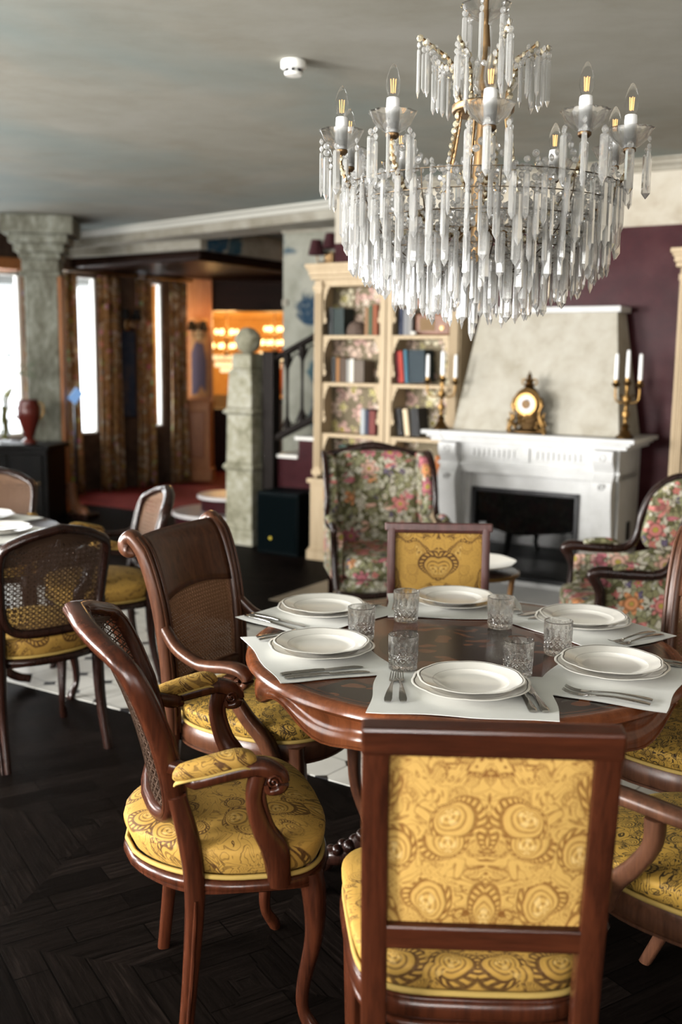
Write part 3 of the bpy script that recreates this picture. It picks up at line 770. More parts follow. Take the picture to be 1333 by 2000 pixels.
book('pale blue-grey book on the third left shelf', -1.43,-1.395,.985,.19,(.34,.36,.38))
book('navy book in the middle of the trio on the third left shelf', -1.392,-1.36,.985,.185,(.02,.025,.045))
book('maroon book by the divider on the third left shelf', -1.357,-1.305,.985,.18,(.13,.03,.025))
book('dark navy book on the top right shelf', -1.120,-1.085,1.72,.19,(.015,.02,.04))
book('grey ribbed book next to the navy one, top right shelf', -1.082,-1.045,1.72,.185,(.20,.20,.21))
book('slim grey book right of the ribbed one, top right shelf', -1.042,-1.015,1.72,.18,(.26,.25,.24))
book('maroon book leaning at the left end of the second right shelf', -1.122,-1.104,1.376,.235,(.14,.018,.025), -.10)
book('scarlet book leaning between maroon and blue ones, second right shelf', -1.103,-1.070,1.376,.23,(.36,.045,.03), -.10)
book('blue book leaning on the large dark one, second right shelf', -1.060,-1.035,1.375,.24,(.05,.13,.18), -.08)
book('large dark teal book on the second right shelf', -1.027,-0.895,1.376,.235,(.008,.018,.024), -.06)
book('black book leaning at the left of the third right shelf', -1.110,-1.070,.990,.20,(.010,.009,.009), -.12)
book('cream spined book leaning between black books, third right shelf', -1.050,-1.013,.992,.195,(.62,.50,.34), -.14)
book('black broad book right of the cream one on the third right shelf', -0.995,-0.930,.990,.205,(.010,.010,.010), -.10)
book('dark green book above the floral armchair, lower left shelf', -1.62,-1.55,.64,.26,(.012,.03,.022))
book('orange book above the floral armchair, lower left shelf', -1.545,-1.51,.64,.24,(.45,.18,.04))
book('orange-red book behind the armchair, lower right shelf', -.80,-.765,.64,.22,(.38,.12,.03))
book('brown book beside the orange-red one, lower right shelf', -.76,-.725,.64,.21,(.20,.08,.03))
o = MB().lathe([(.072,0),(.08,.012),(.077,.04),(.063,.075),(.04,.098),(.0,.105)], 28, rf=lambda t, i: 1+.035*cos(t*12+i)).build('woven_basket', plain('dark_wicker', (.10,.07,.055), .7), None, smooth=20)
o.location = W(-1.505,.415,1.7225); tag(o, 'low domed dark wicker basket on the top left bookshelf', 'basket')
t = wthing('mantel_radio', 'brown wooden cabinet radio on the top right bookshelf', 'radio', -.855, .37, 1.722)
MB().box(-.135,.135,0,.15,0,.15).build('cabinet', wood('radio_wood', (.09,.03,.015),(.20,.08,.035), .35, 1, 0), t, smooth=0, bevel=.012)
MB().box(-.10,.02,-.004,.01,.03,.12).build('speaker_cloth', plain('speaker_cloth', (.20,.13,.07), .9), t, smooth=0)
MB().lathe([(.018,0),(.016,.015),(.0,.016)], 14).build('knob', BRASS, t, smooth=50, loc=(.08,-.0,.05)).rotation_euler[0] = PI/2
o = MB().lathe([(.012,0),(.022,.008),(.025,.02),(.022,.024),(.0,.014)], 18).build('shell_dish', PORC, None, smooth=50); o.location = W(-.985,.335,1.7225)
tag(o, 'small white dish at the front of the top right bookshelf', 'dish')

# ---- wall lamp over the bookcase
t = wthing('wall_lamp', 'wall lamp with two dark red shades above the left bookcase', 'lamp', -2.50, 1.51, 2.36)
MB().box(-.04,.04,.06,.10,.0,.12).sweep(spline([(0,.08,.06),(-.05,.0,.02),(-.07,-.02,.08)], 10), (.014,.014), 6).sweep(spline([(0,.08,.06),(.05,.0,.02),(.07,-.02,.08)], 10), (.014,.014), 6).build('bracket', BRASS, t, smooth=50)
RSH = plain('dark_red_shade', (.030,.006,.008), .7)
for s_ in (-1, 1): MB().lathe([(.075,.07),(.045,.20),(.043,.20),(.072,.07)], 20, cap=False).build('lamp_shade', RSH, t, smooth=60, loc=(s_*.075,-.02,.02+ (.05 if s_ > 0 else 0)))

# ---- newel post, hand rail
nw = wthing('newel_post', 'square tapering stone newel post topped with a stone ball at the stair foot', 'newel post', -2.645, .58)
def taper(z0, z1, a, b, mb):
    mb.add([(s*a/2, q*a/2, z0) for q in (-1,1) for s in (-1,1)]+[(s*b/2, q*b/2, z1) for q in (-1,1) for s in (-1,1)], [(0,2,3,1),(4,5,7,6),(0,1,5,4),(2,6,7,3),(0,4,6,2),(1,3,7,5)])
for (n, lst) in (('plinth', [(0,.09,.31,.31),(.09,.13,.31,.28)]), ('lower_shaft', [(.13,.62,.275,.265)]), ('lower_moulding', [(.62,.65,.28,.315),(.65,.68,.315,.28)]), ('middle_shaft', [(.68,1.08,.262,.25)]), ('upper_moulding', [(1.08,1.10,.26,.315),(1.10,1.14,.315,.25)]), ('upper_shaft', [(1.14,1.42,.255,.23),(1.42,1.455,.245,.20)]), ('cap', [(1.455,1.57,.19,.19),(1.57,1.585,.19,.13)])):
    mb = MB()
    for q in lst: taper(*q, mb)
    mb.build(n, STONE, nw, smooth=0, bevel=.008)
MB().ball((0,0,1.685), .108, 28, 18).build('ball_finial', STONE, nw, smooth=180)
hr = wthing('stair_railing', 'dark iron hand rail with carved balusters rising behind the bookcase', 'railing', -2.425, .60)
MB().box(-.055,.055,-.05,.05,0,1.60).build('end_post', IRON, hr, smooth=0, bevel=.006)
def rz_(x): return 1.52+.47*x
MB().sweep([(x, 0, rz_(x)) for x in (0,.3,.6,.9,1.2,1.5)], (.07,.055), 10).build('hand_rail', IRON, hr, smooth=50)
MB().sweep([(x, 0, rz_(x)-.645) for x in (0,.3,.6,.9,1.2,1.5)], (.05,.06), 8, e=4).build('lower_rail', IRON, hr, smooth=50)
for k in range(7):
    x = .16+.145*k
    mb = MB(); zt, zb = rz_(x)-.02, rz_(x)-.62
    mb.lathe([(.03,zb),(.032,zb+.03),(.014,zb+.07),(.011,zb+.3),(.014,zt-.12),(.03,zt-.06),(.034,zt)], 10, c=(x,0,0))
    for s_ in (-1,1): mb.sweep(spline([(x,0,zt-.13),(x+s_*.03,0,zt-.07),(x+s_*.068,0,zt-.03+s_*.03)], 8), (.014,.02), 6, up=(0,1,0)); mb.sweep(spline([(x,0,zb+.12),(x+s_*.03,0,zb+.05),(x+s_*.06,0,zb+.02+s_*.03)], 8), (.014,.02), 6, up=(0,1,0))
    mb.build('baluster', IRON, hr, smooth=50)
t = wthing('subwoofer', 'black floor loudspeaker cabinet between newel post and bookcase', 'loudspeaker', -2.13, .43)
MB().box(-.20,.20,-.16,.17,.0,.50).build('cabinet', plain('speaker_black', (.002,.0035,.004), .5, 0, .02), t, smooth=0, bevel=.012)
MB().box(-.18,.18,-.168,-.155,.03,.47).build('grille', plain('speaker_grille', (.0015,.003,.0035), .85, 0, .01), t, smooth=0)
MB().lathe([(.014,0),(.012,.006),(.0,.007)], 14).build('badge', plain('yellow_badge', (.55,.42,.05), .4), t, smooth=40, loc=(-.06,-.167,.13)).rotation_euler[0] = PI/2
# round steps left of the newel
for (z0, z1, r, dx, nm) in ((0,.15,.43,0,'lower'),(.15,.30,.28,.08,'upper')):
    t = thing('curved_step', 'lower round-ended maroon stair step with white edge' if z0 == 0 else 'upper round-ended stair step, behind the newel post', 'step', (-1.10+dx, 9.28+dx*.3, z0), 0, 'curved stair steps')
    MB().lathe([(r,0),(r,.115)], 40).build('riser', MAROON, t, smooth=50)
    MB().lathe([(r+.02,.115),(r+.025,.13),(r+.02,.148),(0.0,.148)], 40).build('tread', plain('grey_step_stone', (.22,.20,.20), .35), t, smooth=40)
    MB().lathe([(r+.015,.112),(r+.03,.118),(r+.03,.140),(r+.015,.1475)], 40, cap=False).build('nosing', plain('white_step_edge', (.62,.60,.60), .5), t, smooth=40)

# ---- curtains
def curtain(label, u0, u1, off, z1=2.42, amp=.035, gather=.7):
    n = max(14, int((u1-u0)*90)); ph = rr.random()*6
    def fn(s, q):
        u = u0+(u1-u0)*s; w = (u1+u0)/2
        pinch = 1-.12*sin(PI*q)
        u = w+(u-w)*pinch*(1+.18*(1-q))
        a = amp*(.6+.5*(1-q))
        return WW(u, off+a*sin(s*(u1-u0)*52+ph)+.012*sin(s*31+q*5), .01+z1*q)
    mb = MB(); mb.grid(n, 14, fn)
    o = mb.build('curtain', CURT, None, smooth=180)
    md = o.modifiers.new('thick', 'SOLIDIFY'); md.thickness = .006; md.offset = 0
    tag(o, label, 'curtain', 'floral curtains at the windows'); return o
curtain('narrow floral curtain just left of the weathered column', -.70,-.44, .05)
curtain('brown floral curtain hanging just right of the weathered column', -.30,.00, .05)
curtain('floral curtain right of the first full window beside the column', .30,.60, .05)
curtain('floral curtain hanging right of the dark pier with a wall lamp', .82,1.06, .05)
curtain('floral curtain beside the orange panelled pier', 1.34,1.62, .05)
rd = MB(); rd.sweep([WW(-.49,.05,2.46), WW(1.7,.05,2.46)], (.035,.035), 10); o = rd.build('curtain_rod', BRASS, None); tag(o, 'brass rod carrying the floral curtains along the windows', 'curtain rod')
o = MB().prism([tuple(WW(u, f, 0)[:2]) for (u, f) in ((-3.4,-.1),(-.74,-.1),(-.74,.2),(-3.4,.2))], 2.40, 2.52).build('pelmet', PANELW, None, smooth=0, bevel=.02)
tag(o, 'light wooden pelmet over the window left of the column', 'pelmet')
# dark pier picture and sconces
Mw = Matrix(((wd.x,-wn.x,0,0),(wd.y,-wn.y,0,0),(0,0,1,0),(0,0,0,1)))
RWW = math.atan2(wd.y, wd.x)
t = thing('painting', 'tall dark blue painting on the pier between two curtains', 'painting', WW(.72,.0,1.45), RWW)
MB().box(-.11,.11,-.025,.0,-.62,.40).build('frame', DARKW, t, smooth=0, bevel=.006)
MB().box(-.095,.095,-.030,-.02,-.60,.38).build('canvas', plaster('dark_blue_canvas', (.02,.025,.04),(.035,.045,.07),(.10,.07,.06), 3), t, smooth=0)
BSH = plain('black_shade', (.008,.007,.007), .8)
def sconce(label, loc, rz, n=2):
    t = thing('wall_sconce', label, 'lamp', loc, rz, 'dark shaded wall sconces')
    MB().box(-.03,.03,-.03,0,-.08,.06).build('back_plate', BRASS, t, smooth=0, bevel=.006)
    for s_ in ((-1,1) if n == 2 else (0,)):
        MB().sweep(spline([(0,-.02,0),(s_*.05,-.08,-.03),(s_*.075,-.09,.03)], 10), (.013,.013), 6).build('arm', BRASS, t, smooth=60)
        MB().lathe([(.06,.02),(.035,.14),(.033,.14),(.058,.02)], 18, cap=False).build('lamp_shade', BSH, t, smooth=60, loc=(s_*.075,-.09,.02))
sconce('double black-shaded sconce above the dark blue painting', WW(.72,.0,1.92), RWW)
sconce('double black-shaded sconce on the amber panelled pier', (-1.82,12.945,1.83), 0)
t = thing('painting', 'painting of a cloaked figure on the amber panelled pier', 'painting', (-1.82,12.945,1.59), 0)
MB().box(-.11,.13,-.02,0,-.55,.45).build('frame', PANELW, t, smooth=0, bevel=.006)
MB().box(-.10,.12,-.026,-.015,-.54,.44).build('canvas', plaster('ochre_canvas', (.30,.13,.05),(.40,.20,.08),(.50,.28,.12), 3), t, smooth=0)
MB().prism([(-.09,-.52),(-.02,-.50),(.03,-.40),(.09,-.50),(.10,-.1),(.06,.12),(-.04,.14),(-.09,.0)], -.032, -.026, fn=lambda x, y, z: (x, z, y)).build('painted_cloak', plain('violet_grey_paint', (.085,.065,.09), .7), t, smooth=0)
t = thing('pier_cabinet', 'orange-brown panelled cabinet base of the amber pier', 'cabinet', (-1.84,12.79,0), 0)
MB().box(-.16,.19,-.14,.15,.06,.98).box(-.18,.22,-.17,.15,0,.16).box(-.17,.21,-.16,.15,.98,1.02).build('body', PANELW, t, smooth=0, bevel=.008)
MB().box(-.13,.13,-.15,-.13,.30,.88).build('raised_panel', wood('deep_orange_panel', (.16,.055,.018),(.30,.11,.035), .4, 1, 2), t, smooth=0, bevel=.01)

# ---- dark cabinet by the column with vases
t = thing('sideboard', 'black wooden sideboard by the weathered column carrying vases', 'sideboard', (-3.10,9.35,0), R(-8))
MB().box(-.75,.48,-.2,.22,.03,.70).build('body', BLACKW, t, smooth=0, bevel=.008); MB().box(-.78,.51,-.23,.25,.70,.745).build('top', BLACKW, t, smooth=0, bevel=.008)
for (a, b) in ((-.70,-.30),(-.28,.10),(.12,.44)): dr = MB().box(a,b,-.215,-.19,.08,.66).build('door', BLACKW, t, smooth=0, bevel=.01); MB().ball((b-.03,-.225,.4), .012).build('knob', BRASS, dr)
t = thing('urn_vase', 'dark red urn vase with gold handles on the black sideboard', 'vase', (-2.865,9.28,.745), 0)
MB().lathe([(.06,0),(.065,.02),(.035,.05),(.06,.12),(.10,.24),(.105,.33),(.08,.38),(.09,.40),(.08,.40)], 24).build('body', plain('dark_red_glaze', (.075,.012,.008), .25), t, smooth=60)
for s_ in (-1,1): MB().sweep(spline([(s_*.085,0,.37),(s_*.13,0,.36),(s_*.135,0,.28),(s_*.10,0,.22)], 10), (.016,.016), 8, up=(0,1,0)).build('handle', GILT, t, smooth=60)
t = thing('glass_vase', 'clear glass vase of pale stems with palm fronds on the sideboard', 'vase', (-3.10,9.32,.745), 0)
MB().lathe([(.05,0),(.05,.02),(.045,.2),(.06,.42),(.055,.42),(.04,.2),(.04,.02),(0,.02)], 20).build('glass', THING, t, smooth=60)
mb = MB()
for k in range(12): mb.sweep(spline([(rr.uniform(-.03,.03), rr.uniform(-.03,.03), .03),(rr.uniform(-.04,.04), rr.uniform(-.04,.04), .3),(rr.uniform(-.09,.09), rr.uniform(-.05,.05), .5)], 6), (.012,.012), 5)
mb.build('stems', plain('yellow_green_stem', (.30,.30,.10), .6), t, smooth=60)
FROND = plain('palm_leaf', (.07,.09,.045), .5)
for (tx, tz, bend) in ((.02,.80,.15),(.16,.66,.28),(-.15,.72,-.25)):
    mb = MB(); pth = spline([(0,0,.40),(tx*.3,0,.40+.5*(tz-.4)),(tx*.7,-.02,tz*.96),(tx+bend*.4,-.04,tz)], 18)
    mb.sweep(pth, (.006,.006), 5)
    for i in range(4, 18):
        tg = (pth[min(i+1,18)]-pth[i-1]).normalized()
        for s_ in (-1,1):
            q = pth[i]; e = q + tg*.09 + Vector((s_*tg.z, rr.uniform(-.3,.3), -s_*tg.x))*.08; m_ = (q+e)/2+Vector((0,0,.012))
            mb.sweep([q, m_, e], [(.003,.002),(.012,.002),(.001,.001)], 4, up=(0,1,0))
    mb.build('palm_frond', FROND, t, smooth=60)
t = thing('crystal_vase', 'white beaded crystal vase at the left edge of the sideboard', 'vase', (-3.27,9.30,.745), 0)
mb = MB()
for k in range(11): mb.ball((0,0,.03+.052*k), .036-.001*k, 12, 8)
mb.build('beaded_body', plain('white_crystal_glass', (.75,.75,.72), .15), t, smooth=60)
t = thing('pedestal_foot', 'brown carved animal-paw stand foot beside the black sideboard', 'stand', (-2.52,9.62,0), R(-20))
MB().sweep(spline([(-.08,0,.34),(-.06,0,.2),(-.02,0,.10),(.08,-.02,.06),(.12,-.03,.05)], 12), [(.10,.10),(.09,.09),(.10,.10),(.12,.08),(.05,.05)], 10, up=(0,1,0)).build('paw', wood('paw_wood', (.10,.035,.015),(.22,.09,.04), .45), t, smooth=60)
MB().box(-.14,.16,-.11,.11,0,.055).build('plinth', DARKW, t, smooth=0, bevel=.01)
# ---- chandeliers and furnishings of the amber room
def far_chand(label, x, y, z, sc_):
    t = thing('lit_chandelier', label, 'chandelier', (x, y, z), 0, 'lit chandeliers in the amber room')
    MB().sweep([(0,0,.1),(0,0,CZ-z-.01)], (.014,.014), 6).build('chain', BRASS, t, smooth=50)
    mb = MB()
    for (r, h) in ((.26*sc_,-.04),(.15*sc_,.16)): mb.sweep([(r*cos(a), r*sin(a), h) for a in [2*PI*k/24 for k in range(24)]], (.02,.02), 6, closed=True)
    mb.lathe([(.02,.2),(.03,.1),(.015,.0),(.04,-.1),(.01,-.16)], 12); mb.build('frame', BRASS, t, smooth=50)
    mb = MB()
    for (n, r, h) in ((22,.24*sc_,-.14),(16,.16*sc_,-.24),(9,.08*sc_,-.32)):
        for k in range(n): a = 2*PI*k/n; mb.ball((r*cos(a), r*sin(a), h), .022, 6, 4, (1,1,1.8))
    mb.build('drops', emit('lit_crystal_drop', (1,.72,.38), 1.6), t, smooth=60)
    for (n, r, h) in ((10,.26*sc_,0),(6,.15*sc_,.20)):
        for k in range(n):
            a = 2*PI*k/n+.2
            MB().ball((0,0,0), .026, 8, 6, (1,1,1.5)).build('bulb', WARMB, t, loc=(r*cos(a), r*sin(a), h+.03))
far_chand('lit chandelier glowing left of the stone newel ball', -1.70, 15.0, 1.68, 1.0)
far_chand('lit chandelier glowing behind the stair railing', -1.02, 15.3, 1.74, .9)
def drape(label, x, y, w, z0, z1):
    mb = MB(); mb.grid(24, 6, lambda s, q: (x+w*(s-.5), y+.03*sin(s*22), z0+(z1-z0)*q))
    o = mb.build('drape', plain('orange_drape', (.42,.13,.03), .7), None, smooth=180); md = o.modifiers.new('thick','SOLIDIFY'); md.thickness = .005
    tag(o, label, 'curtain', 'orange drapes in the amber room')
drape('orange drape hanging beyond the first balusters', -1.03, 16.6, .26, .95, 1.75)
drape('orange drape beside the stair wall, beyond the railing', -.72, 16.6, .20, .95, 1.75)
t = thing('grey_counter', 'grey panelled counter seen through the stair railing', 'counter', (-.86,15.6,0), 0)
MB().box(-.45,.6,-.2,.2,0,.88).build('body', plain('grey_paint', (.12,.105,.10), .5), t, smooth=0, bevel=.01); MB().box(-.48,.63,-.23,.23,.88,.93).build('top', DARKW, t, smooth=0, bevel=.008)
t = thing('menu_stand', 'dark lectern stand with an open board in the amber doorway', 'lectern', (-1.62,13.9,0), R(15))
MB().box(-.17,.17,-.14,.14,0,.86).build('body', DARKW, t, smooth=0, bevel=.01)
MB().box(-.19,.19,-.15,.15,.0,.03,M=Matrix.Translation((0,0,.92)) @ Matrix.Rotation(R(40),4,'X')).build('sloping_board', plain('beige_board', (.42,.30,.14), .5), t, smooth=0, bevel=.006)
t = thing('blue_reflection', 'small tilted glowing panel imitating a blue reflection between column and curtain', 'reflection', (-2.66,10.15,1.15), R(40))  # glowing panel on a pole, added to imitate a blue reflection
MB().box(-.07,.07,-.01,.01,-.05,.05,M=Matrix.Rotation(R(-50),4,'Y')).build('panel', BLUEREFL, t, smooth=0, bevel=.004)
MB().sweep([(0,.02,-1.148),(0,.02,0)], (.03,.03), 8).build('pole', BLACKM, t)
# ---- smoke detector
t = thing('smoke_detector', 'round white smoke detector on the painted ceiling', 'smoke detector', (-.232,4.66,CZ-.001), 0)
MB().lathe([(.052,0),(.055,-.008),(.055,-.03),(.048,-.036),(.0,-.036)], 28).build('housing', WHITEP, t, smooth=50)
MB().lathe([(.040,-.050),(.036,-.062),(.0,-.064)], 28).lathe([(.034,-.036),(.034,-.052)], 24).build('sensor_cap', WHITEP, t, smooth=50)
mb = MB()
for k in range(8): a = 2*PI*k/8; mb.box(-.008,.008,-.002,.002,-.050,-.038,M=Matrix.Rotation(a,4,'Z') @ Matrix.Translation((0,-.038,0)))
mb.build('smoke_slot', BLACKM, t, smooth=0)
# ================================================================== chairs
def seat_dome(cx, d, wb, wf, z0, h, crown, e=3.6, bow=.03, nr=14, nt=56, rb=None):
    """upholstered seat: trapezoid outline with rounded corners, domed top, rolled edge, flat underside"""
    def outline(t):
        c, s_ = cos(t), sin(t)
        x = math.copysign(abs(c)**(2/e), c); y = math.copysign(abs(s_)**(2/e), s_)
        w = wb+(wf-wb)*(x+1)/2
        return (cx+x*d/2+(bow*(1-y*y) if x > 0 else -(bow*.4 if rb is None else rb)*(1-y*y)), y*w/2)
    mb = MB(); cxm = cx
    def fn(a, b):
        t = 2*PI*a; ox, oy = outline(t)
        if b < .12: k = .0 + b/.12*.94; return (cxm+(ox-cxm)*k, oy*k, z0)
        q = (b-.12)/.88
        if q < .4: k = .94+.09*sin(q/.4*PI*.55)/sin(PI*.55)*1.0; z = z0+h*(q/.4)**1.1
        else:
            r = 1-(q-.4)/.6; k = r*1.03; z = z0+h+crown*(1-r**2.6)
        return (cxm+(ox-cxm)*k, oy*k, z)
    mb.grid(nt, nr*2, fn, cu=True)
    return mb, outline
def ring(outline, z, w, h, k=1.0, n=56, cx=0):
    return MB().sweep([(cx+(outline(2*PI*i/n)[0]-cx)*k, outline(2*PI*i/n)[1]*k, z) for i in range(n)], (w, h), 8, closed=True)
def cane_panel(fn, nu, nv, wd=.0022, pu=None):
    """woven cane: real strands both ways plus both diagonals; fn(u, v) in 0..1 -> point"""
    mb = MB()
    def strand(pts, up):
        mb.sweep(pts, (wd, .0012), 4, up=up, cap=False)
    K = 9; up = fn.normal
    for k in range(nu):
        for dlt in (-.16, .16):
            u = (k+.5+dlt)/nu; strand([fn(u, j/(K-1)) for j in range(K)], up)
    for k in range(nv):
        for dlt in (-.16, .16):
            v = (k+.5+dlt)/nv; strand([fn(j/(K-1), v) for j in range(K)], up)
    for k in range(-nv, nu):
        for sg in (1, -1):
            # cells run (k + t, t) for t in 0..nv
            t0 = max(0, -k); t1 = min(nv, nu-k)
            if t1-t0 < 1: continue
            pts = []
            for j in range(6):
                t = t0+(t1-t0)*j/5; v = t/nv
                pts.append(fn((k+t)/nu, v if sg > 0 else 1-v))
            strand(pts, up)
    return mb

def cabriole(x, y, z1, sx, sy, foot=.0, r=.026):
    """front leg: knee swells outward, ankle draws in, foot turns out"""
    o = Vector((sx, sy, 0)).normalized()
    P = [Vector((x,y,z1)), Vector((x,y,z1-.06))+o*.012, Vector((x,y,z1*.62))+o*.012, Vector((x,y,z1*.33))-o*.012, Vector((x,y,.07))-o*.012, Vector((x,y,.022))+o*.016, Vector((x,y,0))+o*.024]
    return MB().sweep(spline(P, 24), [(r*2.1,r*2.1),(r*2.0,r*2.0),(r*1.55,r*1.55),(r*1.15,r*1.15),(r*.98,r*.98),(r*1.3,r*1.2),(r*1.1,r*.9)], 12, up=(sx, sy, .01), e=3)

def fauteuil(label, wd, seatm, cane, group, lean=.20, arms=True, dome=.03, D=.40, WB=.46, WF=.56, bulge=.03, zc=.74, hh=.205, sp=.225, sq=.60, xo=0, sb=None, splay=.055):
    t = thing('cane_back_armchair', label, 'chair', (0,0,0), 0, group)
    zs = .385
    mb, ol = seat_dome(0, D, WB+.02, WF, zs+.038, .072, dome+.012, rb=bulge*1.5+.01 if sb is None else sb)
    mb.build('seat', seatm, t, smooth=180)
    ring(ol, zs+.044, .011, .012, 1.004).build('braid_trim', TRIM, t, smooth=180)
    mb = ring(ol, zs+.022, .03, .032, .985)
    mb.sweep([(ol(2*PI*i/56)[0], ol(2*PI*i/56)[1], zs+.012+.005*cos(8*PI*i/56)) for i in range(56)], (.022,.014), 6, closed=True)
    mb.build('seat_rail', wd, t, smooth=60)
    xb = -D/2
    top = zc+hh
    def backx(z, y=sp): q = max(0, (z-.42)/(top-.42)); return xb-.005-lean*(.45*q+.55*q**3)-bulge*max(0, 1-(y/sp)**2)
    for s_ in (-1, 1):
        cabriole(D/2-.035, s_*(WF/2-.04), zs+.03, 1, s_*.6).build('leg', wd, t, smooth=60)
        P = [(backx(.62), s_*sp*.985, .62), (xb-.01, s_*sp*.975, .50), (xb-.0, s_*sp*.965, .38), (xb-.012, s_*sp*.97, .19), (xb-splay, s_*sp*1.0, 0)]
        mb = MB(); mb.sweep(spline(P, 22), [(.036,.042),(.044,.050),(.044,.046),(.034,.036),(.027,.032)], 10, up=(1,0,0), e=3.2)
        mb.sweep([Vector(p)+Vector((0,s_*.020,0)) for p in spline(P[2:], 12)], (.010,.010), 6, up=(1,0,0)); mb.build('leg', wd, t, smooth=60)
    def bk(a):
        c, s_ = cos(a), sin(a)
        y = math.copysign(abs(c)**sq, c)*sp; z = zc+math.copysign(abs(s_)**sq, s_)*hh
        y *= 1+.07*(z-zc)/hh
        if s_ > 0: z += .026*math.exp(-(y/.085)**2)-.010*math.exp(-((abs(y)-.17)/.04)**2)
        return y, z
    n = 64; fr = []
    for i in range(n):
        y, z = bk(2*PI*i/n); fr.append((backx(z, y), y, z))
    mb = MB(); mb.sweep(fr, (.034, .046), 10, up=(1,0,0), closed=True, e=3)
    mb.sweep([(p[0]+.024, p[1]*.985, zc+(p[2]-zc)*.985) for p in fr], (.014, .012), 6, up=(1,0,0), closed=True)
    mb.sweep([(p[0]-.020, p[1]*1.0, p[2]) for p in fr], (.014, .012), 6, up=(1,0,0), closed=True)
    for k in range(7): mb.ball((backx(top+.02, .0)+.022, .024*(k-3)/1.6, top+.024-.004*abs(k-3)), .010, 8, 5)
    mb.build('back_frame', wd, t, smooth=60)
    def fn(u, v):
        z0, z1 = zc-hh+.012, top
        z = z0+(z1-z0)*v
        lim = sp*(1+.07*(z-zc)/hh)*max(0.0, 1-min(1, abs((z-zc)/hh))**(2/sq))**(sq/2)
        y = (u-.5)*2*sp*1.02
        y = max(-lim, min(lim, y))
        return Vector((backx(z, y)-.002, y, z))
    fn.normal = (1, 0, .3)
    cane_panel(fn, 18, 19, .0052).build('cane_panel', cane, t, smooth=0)
    if arms:
        xf = D/2-.085+xo
        for s_ in (-1, 1):
            P = [(backx(.69), s_*sp*1.0, .69), (backx(.69)+.07, s_*(sp+.02), .668), (xf-.16, s_*(sp+.042), .668), (xf-.05, s_*(sp+.05), .690), (xf-.01, s_*(sp+.052), .688), (xf+.022, s_*(sp+.052), .668), (xf+.02, s_*(sp+.052), .644), (xf-.005, s_*(sp+.052), .640), (xf-.012, s_*(sp+.052), .655)]
            mb = MB(); mb.sweep(spline(P, 36), [(.032,.034),(.034,.034),(.042,.032),(.048,.036),(.052,.040),(.054,.036),(.052,.028),(.048,.020),(.044,.012)], 10, e=3)
            for sg in (-1, 1): mb.sweep([(xf+.003+.016*(1-k/16)*cos(k*.75), s_*(sp+.052)+sg*.026, .664+.016*(1-k/16)*sin(k*.75)) for k in range(16)], (.006,.008), 6, up=(0,1,0))
            mb.build('armrest', wd, t, smooth=60)
            P = [(xf-.025, s_*(sp+.05), .675), (xf-.035, s_*(sp+.05), .62), (xf-.015, s_*(sp+.046), .55), (xf+.015, s_*(sp+.038), .49), (xf+.025, s_*(sp+.03), .41)]
            mb = MB(); mb.sweep(spline(P, 20), [(.044,.040),(.036,.036),(.040,.050),(.050,.064),(.048,.05)], 10, up=(1,0,0), e=3)
            for q in (-.013, 0, .013): mb.sweep([Vector(p)+Vector((.020, q, .006)) for p in spline(P, 16)], (.008,.010), 6, up=(1,0,0))
            mb.build('arm_support', wd, t, smooth=60)
            P = [(xf-.20, s_*(sp+.034), .675), (xf-.185, s_*(sp+.038), .688), (xf-.13, s_*(sp+.044), .700), (xf-.07, s_*(sp+.048), .712), (xf-.045, s_*(sp+.05), .710), (xf-.032, s_*(sp+.05), .698)]
            MB().sweep(spline(P, 20), [(.02,.012),(.044,.034),(.055,.040),(.055,.040),(.046,.032),(.02,.012)], 12, e=2.6).build('arm_pad', seatm, t, smooth=180)
            MB().sweep([Vector(p)+Vector((0,0,-.014)) for p in spline(P, 20)], [(.026,.006),(.050,.008),(.061,.008),(.061,.008),(.052,.008),(.026,.006)], 8).build('pad_braid', TRIM, t, smooth=180)
    return t

